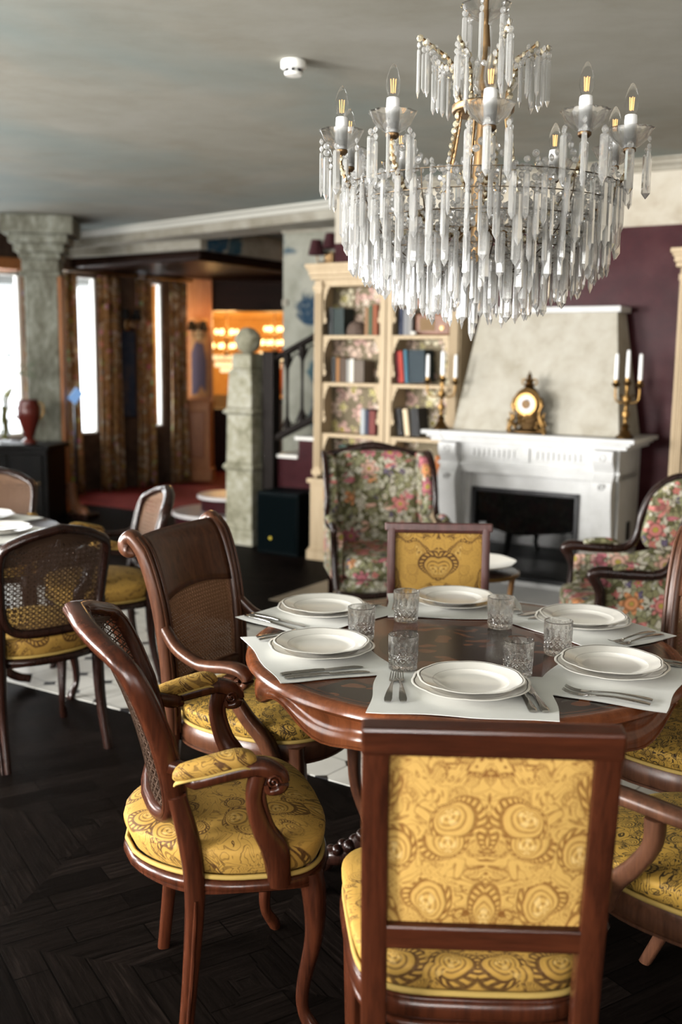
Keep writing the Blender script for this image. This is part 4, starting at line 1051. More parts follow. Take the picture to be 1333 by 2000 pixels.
def scroll_chair(label, wd, seatm, cane, group, arms=True, up=.0, af=0):
    """tall chair with rolled-over stiles, solid curved crest panel and scrolled arms"""
    t = thing('scroll_armchair' if arms else 'scroll_back_chair', label, 'chair', (0,0,0), 0, group)
    D, WB, WF, zs = .50, .46, .52, .385
    mb, ol = seat_dome(.0, D, WB, WF, zs+.05, .06, .03, 2.7, .02)
    mb.build('seat', seatm, t, smooth=180)
    ring(ol, zs+.060, .011, .012, 1.005).build('braid_trim', TRIM, t, smooth=180)
    mb = ring(ol, zs+.025, .032, .066, .985); mb.sweep([(ol(2*PI*i/56)[0]*1.0, ol(2*PI*i/56)[1], zs-.004) for i in range(56)], (.024,.012), 6, closed=True)
    mb.build('seat_rail', wd, t, smooth=60)
    xb = -.225
    prof = [(xb+.0,.40),(xb-.002,.55),(xb-.012,.68),(xb-.035,.81+up*.5),(xb-.075,.92+up),(xb-.115,.972+up)]
    for s_ in (-1, 1):
        P = [(p[0], s_*(.205+.022*(p[1]-.4)/.6), p[1]) for p in prof]
        e_ = P[-1]; cx, cz = e_[0]-.006, e_[2]-.024
        P += [(cx+.024*k_*cos(a), e_[1], cz+.026*k_*sin(a)) for (a, k_) in ((1.9,1),(2.7,.95),(3.6,.85),(4.5,.7),(5.4,.55))]
        mb = MB(); mb.sweep(spline(P, 40), [(.040,.052)]*9+[(.040,.022)], 10, up=(0,1,0), e=3.5)
        for q in (-.012, .012): mb.sweep([p+Vector((.022,q,.006)) for p in spline(P[:6], 24)], (.008,.010), 6, up=(0,1,0))
        mb.build('back_stile', wd, t, smooth=60)
        P = [(xb, s_*.203, .46), (xb+.0, s_*.203, .36), (xb-.02, s_*.205, .2), (xb-.09, s_*.21, 0)]
        MB().sweep(spline(P, 14), [(.046,.044),(.044,.042),(.036,.036),(.030,.030)], 10, up=(1,0,0), e=4).build('leg', wd, t, smooth=60)
        P = [(D/2-.05, s_*(WF/2-.06), .43), (D/2-.04, s_*(WF/2-.058), .30), (D/2-.03, s_*(WF/2-.055), .15), (D/2+.03, s_*(WF/2-.05), 0)]
        MB().sweep(spline(P, 14), [(.050,.046),(.046,.042),(.036,.034),(.030,.030)], 10, up=(1,0,0), e=4).build('leg', wd, t, smooth=60)
        if not arms: continue
        # arm: sweeps down off the stile, runs level, ends in a scroll
        P = [(xb-.015, s_*.222, .74), (xb+.045, s_*.240, .685), (xb+.13, s_*.262, .658), (-.04, s_*.276, .66), (.03+af, s_*.282, .668), (.07+af, s_*.284, .660), (.086+af, s_*.284, .638), (.074+af, s_*.284, .620), (.056+af, s_*.284, .624), (.056+af, s_*.284, .638), (.066+af, s_*.284, .640)]
        mb = MB(); mb.sweep(spline(P, 44), [(.036,.034),(.038,.034),(.044,.032),(.048,.034),(.05,.034),(.05,.032),(.05,.026),(.05,.022),(.05,.018),(.05,.012),(.05,.008)], 10, e=3)
        mb.build('armrest', wd, t, smooth=60)
        P = [(.03, s_*.28, .645), (.035, s_*.278, .585), (.075, s_*.270, .52), (.125, s_*.258, .46), (.15, s_*.245, .40)]
        MB().sweep(spline(P, 18), [(.042,.040),(.038,.038),(.042,.040),(.046,.044),(.046,.046)], 10, up=(1,0,0), e=3.5).build('arm_support', wd, t, smooth=60)
    pr = spline([(p[0], 0, p[1]) for p in prof], 40)
    def bx(z):
        for i in range(40):
            if pr[i].z <= z <= pr[i+1].z: q = (z-pr[i].z)/(pr[i+1].z-pr[i].z); return pr[i].x*(1-q)+pr[i+1].x*q
        return pr[-1].x
    def panel(s, q):
        z = .805+(.165+up)*q+(.02*(1-q))*(1-((s-.5)*2)**2); y = (s-.5)*.40
        return (bx(min(z, .97+up))-.022*(1-((s-.5)*2)**2), y, z)
    mb = MB(); mb.grid(17, 9, panel); o = mb.build('crest_panel', wd, t, smooth=180)
    md = o.modifiers.new('thick', 'SOLIDIFY'); md.thickness = .022; md.offset = 0
    MB().sweep([(bx(.535)-.015*(1-((y)/.2)**2), y, .535) for y in [(-.2+.05*k) for k in range(9)]], (.03,.04), 8, e=4).build('lower_rail', wd, t, smooth=60)
    def fn(u, v):
        z = .55+.275*v; y = (u-.5)*.386; return Vector((bx(z)-.020*(1-((u-.5)*2)**2), y, z))
    fn.normal = (1,0,.2)
    cane_panel(fn, 30, 22, .0042).build('cane_panel', cane, t, smooth=0)
    return t

def panel_chair(label, wd, seatm, backm, group, H=.97, w=.42, sw=.046):
    """high back chair: rectangular frame with upholstered panel on both faces"""
    t = thing('upholstered_dining_chair', label, 'chair', (0,0,0), 0, group)
    D, zs = .46, .40
    mb, ol = seat_dome(0.02, D-.03, w-.01, w+.10, zs+.03, .065, .025, 5, .015)
    mb.build('seat', seatm, t, smooth=180)
    ring(ol, zs+.042, .011, .012, 1.006, cx=.02).build('braid_trim', TRIM, t, smooth=180)
    mb = MB()
    for (z, ww, hh, k) in ((zs+.010,.030,.050,.985),(zs-.022,.022,.018,.985),(zs+.030,.014,.010,1.0)): mb.sweep([(.02+(ol(2*PI*i/56)[0]-.02)*k, ol(2*PI*i/56)[1]*k, z) for i in range(56)], (ww, hh), 8, closed=True)
    mb.build('seat_rail', wd, t, smooth=60)
    xb = -D/2
    def bx(z): return xb-.06*max(0, (z-.42)/(H-.42))**1.25
    for s_ in (-1, 1):
        P = [(xb-.055, s_*(w/2-.035), 0), (xb-.015, s_*(w/2-.03), .2), (xb, s_*(w/2-.028), .40), (bx(.6), s_*(w/2-.026), .60), (bx(.8), s_*(w/2-.024), .80), (bx(H-.03), s_*(w/2-.024), H-.02)]
        MB().sweep(spline(P, 20), [(.036,.036),(.044,.040),(sw,.044),(sw,.042),(sw,.040),(sw,.038)], 12, up=(1,0,0), e=7).build('back_post', wd, t, smooth=40)
        mb = MB(); x, y = D/2-.035, s_*(w/2+.012)
        mb.lathe([(.012,0),(.019,.02),(.016,.05),(.019,.06),(.026,.30),(.022,.31),(.028,.33),(.028,.34)], 16, c=(x,y,0), rf=lambda a, i: 1+.05*cos(8*a))
        mb.box(x-.028,x+.028,y-.028,y+.028,.34,.43); mb.build('leg', wd, t, smooth=50, bevel=.003)
    def bar(z, h, d, nm, y=w/2-.03):
        M = Matrix.Translation((bx(z),0,z)) @ Matrix.Rotation(-math.atan2(bx(z-.02)-bx(z+.02), .04), 4, 'Y')
        return MB().box(-d/2,d/2,-y,y,-h/2,h/2,M=M).build(nm, MAHR if wd is MAH else wd, t, smooth=0, bevel=.005)
    bar(H-sw*.52, sw*1.06, .040, 'top_rail', w/2+.001); bar(.583, .046, .038, 'lower_rail')
    mb = MB(); z0, z1, y = .604, H-sw-.001, w/2-sw
    fr = [(bx(z0)+.012,-y,z0),(bx(z0)+.012,y,z0),(bx(z1)+.012,y,z1),(bx(z1)+.012,-y,z1)]
    for i in range(4): mb.sweep([Vector(fr[i]), Vector(fr[(i+1) % 4])], (.012,.016), 6, up=(1,0,0))
    mb.build('bead_moulding', wd, t, smooth=40)
    mb = MB()
    def face(sgn):
        def fn(s, q):
            z = z0-.004+(z1-z0+.008)*q; yy = (s-.5)*2*(y+.004)
            b = (1-abs((s-.5)*2)**4)*(1-abs((q-.5)*2)**4)
            return (bx(z)+sgn*(.004+.010*b)+.0, yy, z)
        return fn
    mb.grid(20, 24, face(1)); mb.grid(20, 24, face(-1))
    mb.build('back_upholstery', backm, t, smooth=180)
    return t

def wing_chair(label, group):
    t = thing('wing_armchair', label, 'armchair', (0,0,0), 0, group)
    def cushion(name, x0, x1, y0, y1, z0, z1, bv, crown=.0, lean=0):
        mb = MB()
        n = 12
        def fn(a, b):
            th = 2*PI*a; ph = PI*(b-.5); e = .35
            c, s_ = cos(th), sin(th); cp_, sp_ = cos(ph), sin(ph)
            f = lambda v, p=e: math.copysign(abs(v)**p, v)
            x = (x0+x1)/2+(x1-x0)/2*f(c)*f(cp_); y = (y0+y1)/2+(y1-y0)/2*f(s_)*f(cp_); z = (z0+z1)/2+(z1-z0)/2*f(sp_)
            x -= lean*(z-z0)
            return (x, y, z)
        mb.grid(36, 19, fn, cu=True); return mb.build(name, TAP, t, smooth=180)
    cushion('seat_cushion', -.27, .33, -.27, .27, .30, .445, .03)
    cushion('seat_apron', -.26, .30, -.285, .285, .225, .315, .02)
    cushion('back_upholstery', -.36, -.24, -.27, .27, .36, .985, .03, 0, .16)
    for s_ in (-1, 1):
        # wing
        poly = spline([(-.33,.60),(-.16,.60),(-.10,.66),(-.12,.78),(-.15,.88),(-.24,.955),(-.36,.975)], 22)
        pts = [(p.x, p.y) for p in poly]+[(-.42,.97),(-.36,.6)]
        MB().prism(pts, .262, .318, fn=lambda x, z, y: (x, s_*y, z)).build('wing', TAP, t, smooth=60, bevel=.018, seg=3)
        MB().prism([(-.33,.26),(.22,.26),(.24,.34),(.235,.57),(-.05,.585),(-.20,.61),(-.36,.62)], .275, .315, fn=lambda x, z, y: (x, s_*y, z)).build('side_upholstery', TAP, t, smooth=60, bevel=.012)
        P = [(-.40,s_*.32,.965),(-.27,s_*.325,.975),(-.16,s_*.328,.90),(-.105,s_*.33,.78),(-.085,s_*.33,.67),(-.03,s_*.335,.605),(.10,s_*.335,.600),(.235,s_*.335,.610),(.275,s_*.335,.595),(.262,s_*.335,.565),(.235,s_*.328,.50),(.245,s_*.325,.38),(.275,s_*.315,.25)]
        MB().sweep(spline(P, 50), [(.035,.03),(.035,.034),(.034,.034),(.036,.034),(.038,.036),(.044,.036),(.050,.038),(.056,.040),(.056,.038),(.05,.036),(.046,.038),(.05,.04),(.052,.044)], 10, up=(0,1,.05), e=3).build('arm_frame', DARKW, t, smooth=60)
        P = [(.0,s_*.335,.615),(.03,s_*.335,.632),(.10,s_*.335,.638),(.17,s_*.335,.630),(.20,s_*.335,.615)]
        MB().sweep(spline(P, 12), [(.02,.01),(.05,.03),(.054,.034),(.05,.03),(.02,.01)], 10).build('arm_pad', TAP, t, smooth=180)
        cabriole(.255, s_*.29, .24, 1, s_*.5, r=.026).build('leg', DARKW, t, smooth=60)
        MB().sweep(spline([(-.30,s_*.27,.26),(-.32,s_*.27,.12),(-.39,s_*.275,0)], 10), [(.045,.045),(.035,.035),(.03,.03)], 8, up=(1,0,0), e=4).build('leg', DARKW, t, smooth=60)
        mb = MB()
        for (a, b, c_) in [((-.20,.90),(-.13,.72),14),((-.13,.72),(-.08,.62),8),((-.02,.578),(.21,.578),18),((.205,.55),(.205,.30),18)]:
            for k in range(c_):
                q = k/(c_-1); mb.ball((a[0]+(b[0]-a[0])*q, s_*.320, a[1]+(b[1]-a[1])*q), .0045, 6, 4)
        mb.build('nail_trim', GILT, t, smooth=60)
    P = [(-.42,-.325,.955),(-.43,-.25,.965),(-.435,-.15,.985),(-.435,0,1.012),(-.435,.15,.985),(-.43,.25,.965),(-.42,.325,.955)]
    MB().sweep(spline(P, 30), [(.04,.036),(.045,.04),(.05,.044),(.05,.055),(.05,.044),(.045,.04),(.04,.036)], 10, e=3).build('crest_rail', DARKW, t, smooth=60)
    P = [(.30,-.30,.235),(.325,-.15,.225),(.335,0,.238),(.325,.15,.225),(.30,.30,.235)]
    MB().sweep(spline(P, 20), (.03,.035), 8, e=4).build('front_rail', DARKW, t, smooth=60)
    return t

TC = Vector((.345, 2.73, 0))
G_MAIN = 'chairs around the laid table'
A = panel_chair('near dining chair seen from behind, gold paisley back panel in mahogany frame', MAH, GOLD, GOLDBACK, G_MAIN, .97, .42)
A.location = (.258, 1.846, 0); A.rotation_euler[2] = R(88)
Dc = panel_chair('far dining chair with gold paisley front panel, backing onto the fireplace', wood('purplish_mahogany', (.025,.009,.008),(.075,.028,.023), .35, 1, 2), GOLD, GOLD, G_MAIN, .945, .40, .030)
Dc.location = (.362, 3.46, 0); Dc.rotation_euler[2] = R(-91)
B = fauteuil('left front armchair with dark cane back, gold paisley seat and padded arms', MAH, GOLD, CANED, G_MAIN, .165, D=.29, WB=.46, WF=.54, bulge=.05, zc=.748, hh=.213, sq=.42, xo=-.05, sb=.13, splay=.03)
B.location = (-.228, 2.318, 0); B.rotation_euler[2] = R(15.5)
Cc = scroll_chair('tall scroll-backed cane armchair on the far left of the laid table', MIDW, GOLDB, CANE, G_MAIN, up=.035)
Cc.location = (-.222, 3.08, 0); Cc.rotation_euler[2] = R(-24)
E1c = scroll_chair('armchair cut by the right edge, curved wooden arm over a dark-figured gold seat', wood('dark_brown_walnut', (.03,.012,.007),(.10,.042,.022), .35, 1, 2), GOLDB, CANE, G_MAIN, af=.09)
E1c.location = (.86, 2.10, 0); E1c.rotation_euler[2] = R(135)
E2c = scroll_chair('scroll-backed chair with its seat tucked under the right far side of the table', bpy.data.materials['dark_brown_walnut'], GOLDB, CANE, G_MAIN, arms=False, up=.03)
E2c.location = (1.055, 2.875, 0); E2c.rotation_euler[2] = R(225)
G_2 = 'cane-backed chairs around the left-hand table'
Fc = fauteuil('dark cane-backed chair seen from behind at the left-hand table', DARKW, GOLD, CANED, G_2, .09, arms=False, sp=.205, WB=.42, WF=.50, zc=.705, hh=.19, sq=.42)
Fc.location = (-1.24, 3.92, 0); Fc.rotation_euler[2] = R(130)
Gc = fauteuil('cane-backed armchair facing left, right of the left-hand table', DARKW, GOLD, plain('pale_woven_cane', (.085,.045,.024), .6), G_2, .10, zc=.705, hh=.185, sq=.45, sp=.21)
Gc.location = (-1.16, 4.74, 0); Gc.rotation_euler[2] = R(205)
Hc = dup(Gc, 'cane-backed armchair at the left edge, behind the stacked plates', (-1.88, 5.25, 0), R(-84), G_2)
G_W = 'floral wing armchairs by the fireplace'
WL = wing_chair('floral wing armchair in front of the bookcase', G_W)
WL.location = (.255, 5.92, 0); WL.rotation_euler[2] = R(-82)
WR = dup(WL, 'floral wing armchair at the right, before the fireplace', (1.43, 4.82, 0), R(178), G_W)

# ================================================================== laid table
tb = thing('dining_table', 'round inlaid mahogany dining table laid for six', 'table', (TC.x, TC.y, 0))
RT = .605; TZ = .76
MB().lathe([(RT-.035,TZ-.016),(RT-.035,TZ),(0.0,TZ)], 96, cap=False).build('inlaid_top', INLAY, tb, smooth=30)
mb = MB(); mb.lathe([(RT-.036,TZ-.02),(RT-.036,TZ),(RT-.02,TZ+.0015),(RT-.010,TZ-.003),(RT-.004,TZ-.012),(RT-.002,TZ-.02),(RT-.012,TZ-.028),(RT-.02,TZ-.034),(RT-.05,TZ-.036)], 96, cap=False)
MAHE = wood('mahogany_edge', (.07,.020,.008), (.19,.058,.021), .2, .5, 2)
mb.build('moulded_edge', MAHE, tb, smooth=60)
mb = MB(); n = 120
def ap(a, b):
    th = 2*PI*a; w = abs(((a*6) % 1)-.5)*2
    low = TZ-.095-.022*(cos(2*PI*a*6)) + .014*cos(2*PI*a*12)
    r = RT-.03-.012*sin(PI*min(b*1.4, 1))
    z = TZ-.034+(low-(TZ-.034))*b
    return (r*cos(th), r*sin(th), z)
mb.grid(n, 8, ap, cu=True)
def ap_in(a, b): p = ap(a, 1-b); k = (RT-.065)/(math.hypot(p[0], p[1])); return (p[0]*k, p[1]*k, p[2])
mb.grid(n, 8, ap_in, cu=True)
lip = [ap(i/n, 1) for i in range(n)]
mb.sweep([(p[0]*.985, p[1]*.985, p[2]) for p in lip], (.026,.012), 8, closed=True)
mb.build('scalloped_apron', MAHE, tb, smooth=60)
MB().lathe([(.10,.12),(.12,.16),(.085,.22),(.055,.30),(.065,.38),(.10,.46),(.085,.52),(.06,.56),(.075,.62),(.16,.70),(.30,.725),(.30,.742)], 32).build('pedestal', DARKW, tb, smooth=50)
for k in range(4):
    a = R(155+90*k); o = Vector((cos(a), sin(a), 0))
    P = [o*.07+Vector((0,0,.20)), o*.16+Vector((0,0,.235)), o*.26+Vector((0,0,.16)), o*.34+Vector((0,0,.07)), o*.40+Vector((0,0,.05)), o*.43+Vector((0,0,.028))]
    mb = MB(); mb.sweep(spline(P, 24), [(.07,.10),(.07,.09),(.055,.065),(.05,.05),(.055,.055),(.04,.03)], 12, e=2.6)
    sd = Vector((-o.y, o.x, 0))
    for (rr_, zz, kk) in ((.33,.105,.022),(.37,.085,.018),(.41,.06,.016),(.29,.15,.02)):
        for s_ in (-1,1): mb.ball(o*rr_+sd*s_*.02+Vector((0,0,zz)), kk, 8, 6)
    mb.ball(o*.415+Vector((0,0,.022)), .022, 10, 6)
    mb.build('carved_foot', DARKW, tb, smooth=60)

# ---- place settings
def plate_mesh(r, h):
    rf = lambda t, i: 1+.034*abs(sin(4*t+.4))**.8-.012 if i in (4,5,6,7,8,9) else 1
    prof = [(r*.52,0),(r*.55,.0015),(r*.60,.004),(r*.72,h*.45),(r*.985,h*.93),(r*1.0,h*.965),(r*.985,h),(r*.962,h*.995),(r*.957,h*.988),(r*.938,h*.965),(r*.738,h*.58),(r*.718,h*.563),(r*.715,h*.55),(r*.60,h*.26),(r*.54,h*.22),(0,h*.20)]
    mis = [0,0,0,0,0,0,1,0,1,0,1,0,0,0,0,0]
    mis = [0,0,0,0,0,0,0,0,1,0,0,1,0,0,0,0]
    mb = MB(); mb.lathe(prof, 90, rf=rf, mis=mis); return mb.mesh('dinner_plate', [PORC, PORCLINE], 50)
PL_BIG, PL_SM = plate_mesh(.142, .022), plate_mesh(.128, .022)
def mesh_obj(name, me, parent=None):
    o = bpy.data.objects.new(name, me); C.objects.link(o)
    if parent is not None: o.parent = parent
    return o
def fork_meshes():
    h = MB(); path = spline([(-.100,0,.004),(-.085,0,.006),(-.05,0,.0085),(-.01,0,.009),(.03,0,.006),(.045,0,.005)], 24)
    h.sweep(path, [(.016,.003),(.020,.003),(.016,.0035),(.0095,.004),(.0065,.004),(.007,.0035)], 8, e=3); hd = MB()
    hd.sweep(spline([(.043,0,.005),(.055,0,.0035),(.066,0,.0035)], 8), [(.007,.003),(.020,.002),(.022,.002)], 8, e=4)
    for k in range(4):
        y = -.0088+.00587*k; hd.sweep(spline([(.064,y,.0035),(.08,y,.004),(.095,y*.97,.008),(.104,y*.95,.0125)], 8), [(.0036,.002),(.0034,.002),(.003,.0018),(.0016,.0012)], 6)
    return h.mesh('fork_handle', SILVER, 60), hd.mesh('fork_tines', SILVER, 60)
def knife_meshes():
    h = MB(); h.sweep(spline([(-.11,0,.004),(-.095,0,.005),(-.06,0,.0055),(-.02,0,.0055),(.005,0,.005)], 20), [(.018,.006),(.021,.007),(.017,.008),(.0125,.008),(.013,.006)], 10, e=2.6)
    b = MB(); b.sweep(spline([(.003,0,.0045),(.02,.002,.0035),(.06,.003,.0032),(.09,.002,.003),(.105,-.003,.0028),(.11,-.006,.0026)], 20), [(.012,.003),(.018,.0024),(.020,.002),(.019,.0018),(.012,.0016),(.003,.0012)], 8, e=4)
    return h.mesh('knife_handle', SILVER, 60), b.mesh('knife_blade', SILVER, 60)
FK, KN = fork_meshes(), knife_meshes()
def mat_mesh(seed, w=.43, d=.315):
    rg = random.Random(seed); ph = [rg.random()*6 for _ in range(4)]
    mb = MB()
    def top(s, q, dz=0):
        x = (s-.5)*w; y = (q-.5)*d
        ex = .003*sin(q*9+ph[0]); ey = .004*sin(s*10+ph[1])*(1 if q > .9 or q < .1 else .2)
        z = .0016+.0012*abs(sin(s*7+ph[2]))*max(0, abs(q-.5)-.36)*6+dz
        return (x+ex, y+ey, z)
    mb.grid(24, 16, top); mb.grid(24, 16, lambda s, q: top(1-s, q, -.0014))
    nt = 24*16
    for i in range(23): mb.f.append([i*16, (i+1)*16, nt+(22-i)*16, nt+(23-i)*16]); mb.mi.append(0); mb.f.append([(i+1)*16+15, i*16+15, nt+(23-i)*16+15, nt+(22-i)*16+15]); mb.mi.append(0)
    return mb.mesh('placemat', LINEN, 60)
def glass_mesh():
    R0, H = .039, .092
    mb = MB(); seg, rows = 140, 40
    def outer(a, b):
        z = H*b; r = R0*(.93+.07*min(1, b*1.6)); t = 2*PI*a
        if b < .02: r *= .94
        if .06 < b < .47:
            q = (b-.06)/.41*2.2; u = a*14
            d1 = abs(((u+q) % 1)-.5)*2; d2 = abs(((u-q) % 1)-.5)*2
            r -= .0032*max(0, max(d1, d2)-.5)/.5
        elif .50 < b < .86:
            w = abs(((a*14) % 1)-.5)*2; k = sin(PI*(b-.50)/.36)
            r -= .0036*k*max(0, 1-w*1.3)
        return (r*cos(t), r*sin(t), z)
    mb.grid(seg, rows, outer, cu=True)
    n = seg*rows
    mb.lathe([(R0*.985,H),(R0*.94,H+.0008),(R0*.90,H-.002),(R0*.86,H*.5),(R0*.80,.022),(R0*.70,.014),(0,.013)], seg, cap=False)
    mb.lathe([(0,.002),(R0*.6,.002),(R0*.86,0)], seg, cap=False)
    return mb.mesh('tumbler', TUMBLER, 20)
GLM = glass_mesh()
settings = [
 ((.296,2.323),-96.5,(.318,2.352), 'at the near side, by the chair seen from behind', 1),
 ((-.062,2.640),198,(-.048,2.656), 'at the left near place, by the padded armchair', 1),
 ((-.060,3.072),138,(-.052,3.083), 'at the left far place, by the tall scroll chair', 1),
 ((.370,3.195),87,(.372,3.215), 'at the far place, by the chair facing us', 1),
 ((.735,2.955),34,(.735,2.98), 'at the right far place, toward the right wing armchair', 1),
 ((.700,2.475),-27,(.700,2.515), 'at the right near place, beside the table edge', 1)]
for i, (mc, ang, pc, where, _) in enumerate(settings):
    a = R(ang); o = Vector((cos(a), sin(a), 0)); rt = Vector((-o.y, o.x, 0))      # diner's right
    rz = a+PI/2
    m = mesh_obj('placemat', mat_mesh(i)); m.location = (mc[0], mc[1], TZ+.0016); m.rotation_euler[2] = rz
    tag(m, 'white linen placemat '+where, 'placemat', 'white placemats on the laid table')
    p1 = mesh_obj('dinner_plate', PL_BIG); p1.location = (pc[0], pc[1], TZ+.0052); p1.rotation_euler[2] = rz
    tag(p1, 'larger under plate '+where, 'plate', 'large plates on the laid table')
    p2 = mesh_obj('dinner_plate', PL_SM); p2.location = (pc[0], pc[1], TZ+.0162); p2.rotation_euler[2] = rz+.3
    tag(p2, 'smaller upper plate '+where, 'plate', 'upper plates on the laid table')
    base = Vector((mc[0], mc[1], TZ+.0035))
    offs = [('fork', -.165, .075, 4, 'inner'), ('fork', -.192, .075, 2, 'outer'), ('knife', .155, .085, 3, 'inner'), ('knife', .190, .082, -2, 'outer')]
    if i == 0: offs = [('fork', -.148, .044, 6, 'inner'), ('fork', -.172, .046, -1, 'outer'), ('knife', .142, .055, 8, 'inner'), ('knife', .170, .052, 8, 'outer')]
    for (kind, s_, tt, tilt, io) in offs:
        t = thing(kind, '%s %s %s' % (io, kind, where), kind, base+rt*s_+o*(tt-.055), rz+PI/2+R(tilt), kind+'s on the placemats')
        # handle end points to the diner, so +X points to the table's middle
        t.rotation_euler[2] = a+PI+R(tilt)
        hm, tm = FK if kind == 'fork' else KN
        mesh_obj('handle', hm, t); mesh_obj('tines' if kind == 'fork' else 'blade', tm, t)
        if kind == 'fork' and io == 'inner': t.location.z += .001
for (x, y, lab) in ((.164,2.516,'cut glass tumbler left of the near plate'),(.062,2.801,'cut glass tumbler between the two left-hand placemats'),(.202,3.008,'cut glass tumbler at the far left, by the far chair'),(.479,2.944,'cut glass tumbler right of the far plate'),(.594,2.672,'cut glass tumbler between the two right-hand placemats'),(.452,2.478,'cut glass tumbler touching the near plate on its right')):
    g = mesh_obj('tumbler', GLM); g.location = (x, y, TZ+.003); g.rotation_euler[2] = x*9
    tag(g, lab, 'glass', 'cut glass tumblers')

# ---- left-hand table
t2 = thing('dining_table', 'second round table at the left edge, laid with white cloths and plates', 'table', (-1.86, 4.50, 0))
MB().lathe([(.56,.725),(.585,.735),(.59,.75),(.575,.76),(0,.76)], 72).build('table_top', DARKW, t2, smooth=40)
MB().lathe([(.53,.65),(.54,.73),(.50,.73),(.49,.65)], 60).build('apron', DARKW, t2, smooth=40)
MB().lathe([(.09,.12),(.11,.16),(.06,.25),(.05,.4),(.09,.5),(.06,.58),(.2,.70),(.2,.73)], 24).build('pedestal', DARKW, t2, smooth=50)
for k in range(4):
    a = R(20+90*k); o = Vector((cos(a), sin(a), 0))
    MB().sweep(spline([o*.06+Vector((0,0,.2)), o*.18+Vector((0,0,.2)), o*.33+Vector((0,0,.06)), o*.42+Vector((0,0,.025))], 16), [(.06,.09),(.05,.06),(.045,.045),(.04,.04)], 10).build('foot', DARKW, t2, smooth=60)
for (x, y, a, lab) in ((-1.50,4.42,-20,'crumpled white cloth mat at the right of the left-hand table'),(-1.72,4.86,60,'white cloth mat at the back of the left-hand table'),(-1.70,4.10,-85,'white cloth mat at the front of the left-hand table')):
    m = mesh_obj('placemat', mat_mesh(30+int(x*100))); m.location = (x, y, .7615); m.rotation_euler[2] = R(a)+PI/2
    tag(m, lab, 'placemat', 'white mats on the left-hand table')
for (x, y, sc_, lab) in ((-1.52,4.45,1,'plate on the right-hand mat of the left-hand table'),(-1.72,4.82,1,'plate on the back mat of the left-hand table'),(-1.68,4.17,1,'plate on the front mat of the left-hand table')):
    for (me, dz, w_) in ((PL_BIG,.0045,'lower '),(PL_SM,.0155,'upper ')):
        p = mesh_obj('dinner_plate', me); p.location = (x, y, .7605+dz); tag(p, w_+lab, 'plate', 'plates on the left-hand table')
# ---- side table with bowl
t = thing('side_table', 'small round gilt-edged side table behind the far dining chair', 'side table', (.63, 4.72, 0))
MB().lathe([(.20,.545),(.215,.55),(.215,.565),(.20,.57),(0,.57)], 40).build('table_top', DARKW, t, smooth=40); MB().lathe([(.214,.548),(.221,.552),(.221,.563),(.214,.568)], 40, cap=False).build('gilt_rim', GILT, t, smooth=40)
for k in range(3):
    a = R(-20+120*k); o = Vector((cos(a), sin(a), 0))
    MB().sweep(spline([o*.19+Vector((0,0,.55)), o*.17+Vector((0,0,.40)), o*.10+Vector((0,0,.22)), o*.20+Vector((0,0,0))], 16), [(.03,.03),(.025,.025),(.02,.02),(.022,.022)], 8, up=(-o.y,o.x,0)).build('leg', wood('gilt_brown_wood', (.05,.02,.008),(.22,.11,.035), .3, 1, 2), t, smooth=60)
o = MB().lathe([(.06,0),(.09,.006),(.16,.022),(.195,.036),(.20,.042),(.185,.040),(.12,.024),(0,.018)], 40, rf=lambda t, i: 1+.02*cos(8*t)).build('bowl', PORC, None, smooth=50); o.location = (.63,4.72,.571)
tag(o, 'white fluted dish on the small side table', 'dish')
# ================================================================== crystal chandelier
CH = thing('crystal_chandelier', 'large crystal chandelier with ten candle bulbs hanging over the laid table', 'chandelier', (.352, 2.73, 0))
rc = random.Random(11)
MB().sweep([(0,0,2.20),(0,0,CZ)], (.014,.014), 8).lathe([(.05,CZ-.001),(.055,CZ-.02),(.02,CZ-.045)], 20).lathe([(.012,2.23),(.017,2.26),(.011,2.30),(.014,2.34),(.01,2.39)], 14).build('stem', BRASS, CH, smooth=50)
def dish(r, h): return [(r*.18,0),(r*.45,.006),(r*.8,h*.5),(r*1.0,h),(r*1.04,h*1.02),(r*.96,h*.93),(r*.74,h*.5),(r*.42,.012),(r*.15,.006)]
def flute(k): return lambda t, i: 1+(.07*abs(sin(k*t/2)) if i in (2,3,4,5,6) else 0)
MB().lathe(dish(.058,.040), 64, c=(0,0,2.398), rf=flute(10), cap=False).build('top_dish', DISHG, CH, smooth=40)
MB().lathe([(.012,2.36),(.014,2.33),(.022,2.30),(.036,2.265),(.037,2.245),(.028,2.225),(.045,2.215),(.07,2.225),(.085,2.245)], 32, cap=False).build('glass_vase', DISHG, CH, smooth=60)
MB().lathe([(.075,2.175),(.08,2.18),(.08,2.195),(.07,2.20),(.065,2.185)], 40).lathe([(.02,1.75),(.03,1.80),(.02,1.9),(.025,2.0),(.012,2.17)], 16).build('hub', BRASS, CH, smooth=50)
def octa(mb, c, r, n=None):
    """faceted flat bead"""
    n = n or Vector((rc.uniform(-1,1), rc.uniform(-1,1), .1)).normalized()
    a = n.orthogonal().normalized(); b = n.cross(a); c = Vector(c)
    vs = [c+(a*cos(k*PI/4)+b*sin(k*PI/4))*r for k in range(8)] + [c+n*r*.5+(a*cos(k*PI/4)+b*sin(k*PI/4))*r*.45 for k in range(8)] + [c-n*r*.5+(a*cos(k*PI/4)+b*sin(k*PI/4))*r*.45 for k in range(8)]
    fs = [list(range(8, 16)), list(range(23, 15, -1))]
    for k in range(8):
        j = (k+1) % 8; fs.append((k, j, 8+j, 8+k)); fs.append((j, k, 16+k, 16+j))
    mb.add(vs, fs)
